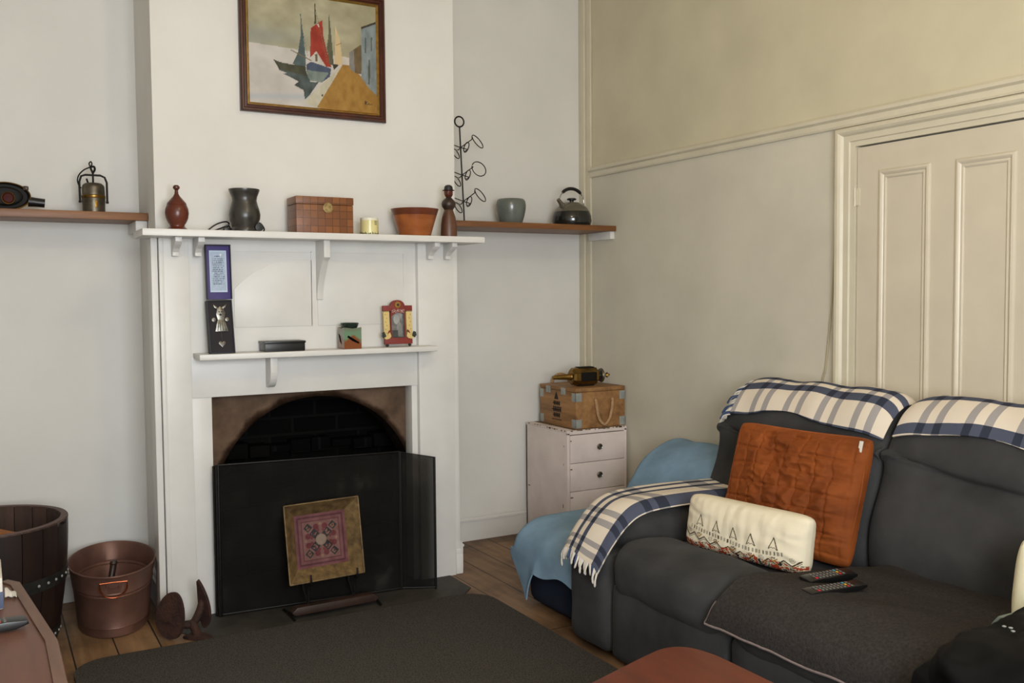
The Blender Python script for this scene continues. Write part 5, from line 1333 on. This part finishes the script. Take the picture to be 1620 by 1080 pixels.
# ------------------------------------------------------------------ coffee table
ct = thing('coffee_table', 'reddish-brown coffee table with rounded corner, at the bottom edge before the sofa', 'coffee table', (.6, -2.75, 0))
TPp = [(p.x, p.y) for p in smooth_pts([(.30, -2.42, 0), (.62, -2.317, 0), (.84, -2.247, 0), (.915, -2.232, 0), (.965, -2.252, 0), (.992, -2.31, 0), (1.0, -2.42, 0), (.995, -2.9, 0), (.97, -3.08, 0), (.85, -3.13, 0), (.35, -3.13, 0), (.22, -3.08, 0), (.19, -2.95, 0), (.20, -2.55, 0), (.23, -2.46, 0)], 6, closed=True)]
obj('top', M['table'], ct, lambda m: m.prism(TPp, 'xy', .392, .42, bev=.006))
obj('apron', M['table'], ct, lambda m: (m.box(.30, .90, -2.50, -2.48, .33, .392), m.box(.30, .90, -3.04, -3.02, .33, .392), m.box(.30, .32, -3.04, -2.48, .33, .392), m.box(.88, .90, -3.04, -2.48, .33, .392)))
for x in (.31, .89):
    for y in (-2.51, -3.01): obj('leg', M['table'], ct, lambda m: m.box(x - .025, x + .025, y - .025, y + .025, .0165, .392, .004))

# ------------------------------------------------------------------ camera
cam = bpy.data.cameras.new('camera'); co = bpy.data.objects.new('camera', cam); COL.objects.link(co)
yaw, pitch, roll, fpx = -.5165, -.0502, .0081, 1482.705
Rz = Matrix.Rotation(yaw, 3, 'Z'); Rx = Matrix.Rotation(pitch, 3, 'X'); Ry = Matrix.Rotation(roll, 3, 'Y')
Rm = Rz @ Rx @ Ry
right, fwd, up_ = Rm.col[0], Rm.col[1], Rm.col[2]
mw = Matrix((right, up_, -fwd)).transposed().to_4x4(); mw.translation = (-.6548, -4.1792, 1.3682)
co.matrix_world = mw
cam.sensor_width = 36; cam.lens = fpx / 1620 * 36; cam.clip_start = .02
S.camera = co

# ------------------------------------------------------------------ light: a warm ceiling lamp and cool fill from an unseen window behind the camera
def light(name, kind, loc, energy, color, **k):
    l = bpy.data.lights.new(name, kind); l.energy = energy; l.color = color
    for a, b in k.items(): setattr(l, a, b)
    o = bpy.data.objects.new(name, l); COL.objects.link(o); o.location = loc; return o
light('ceiling_lamp', 'POINT', (.62, -2.3, 2.75), 20, (1, .80, .52), shadow_soft_size=.10)
wl = light('window_fill', 'AREA', (-.2, YR + .02, 1.6), 115, (.93, .97, 1), shape='RECTANGLE', size=1.5, size_y=1.5)  # main fill at the unseen window, shifted sideways to brighten the right wall
wl.rotation_euler = (PI / 2, 0, 0)
w = bpy.data.worlds.new('world'); S.world = w; w.use_nodes = True
w.node_tree.nodes['Background'].inputs[0].default_value = (.5, .6, .75, 1); w.node_tree.nodes['Background'].inputs[1].default_value = .4
S.view_settings.view_transform = 'Standard'; S.view_settings.look = 'None'; S.view_settings.gamma = 1; S.view_settings.exposure = .1
S.cycles.use_denoising = True
S.cycles.max_bounces = 8; S.cycles.transparent_max_bounces = 12
bpy.context.view_layer.update()
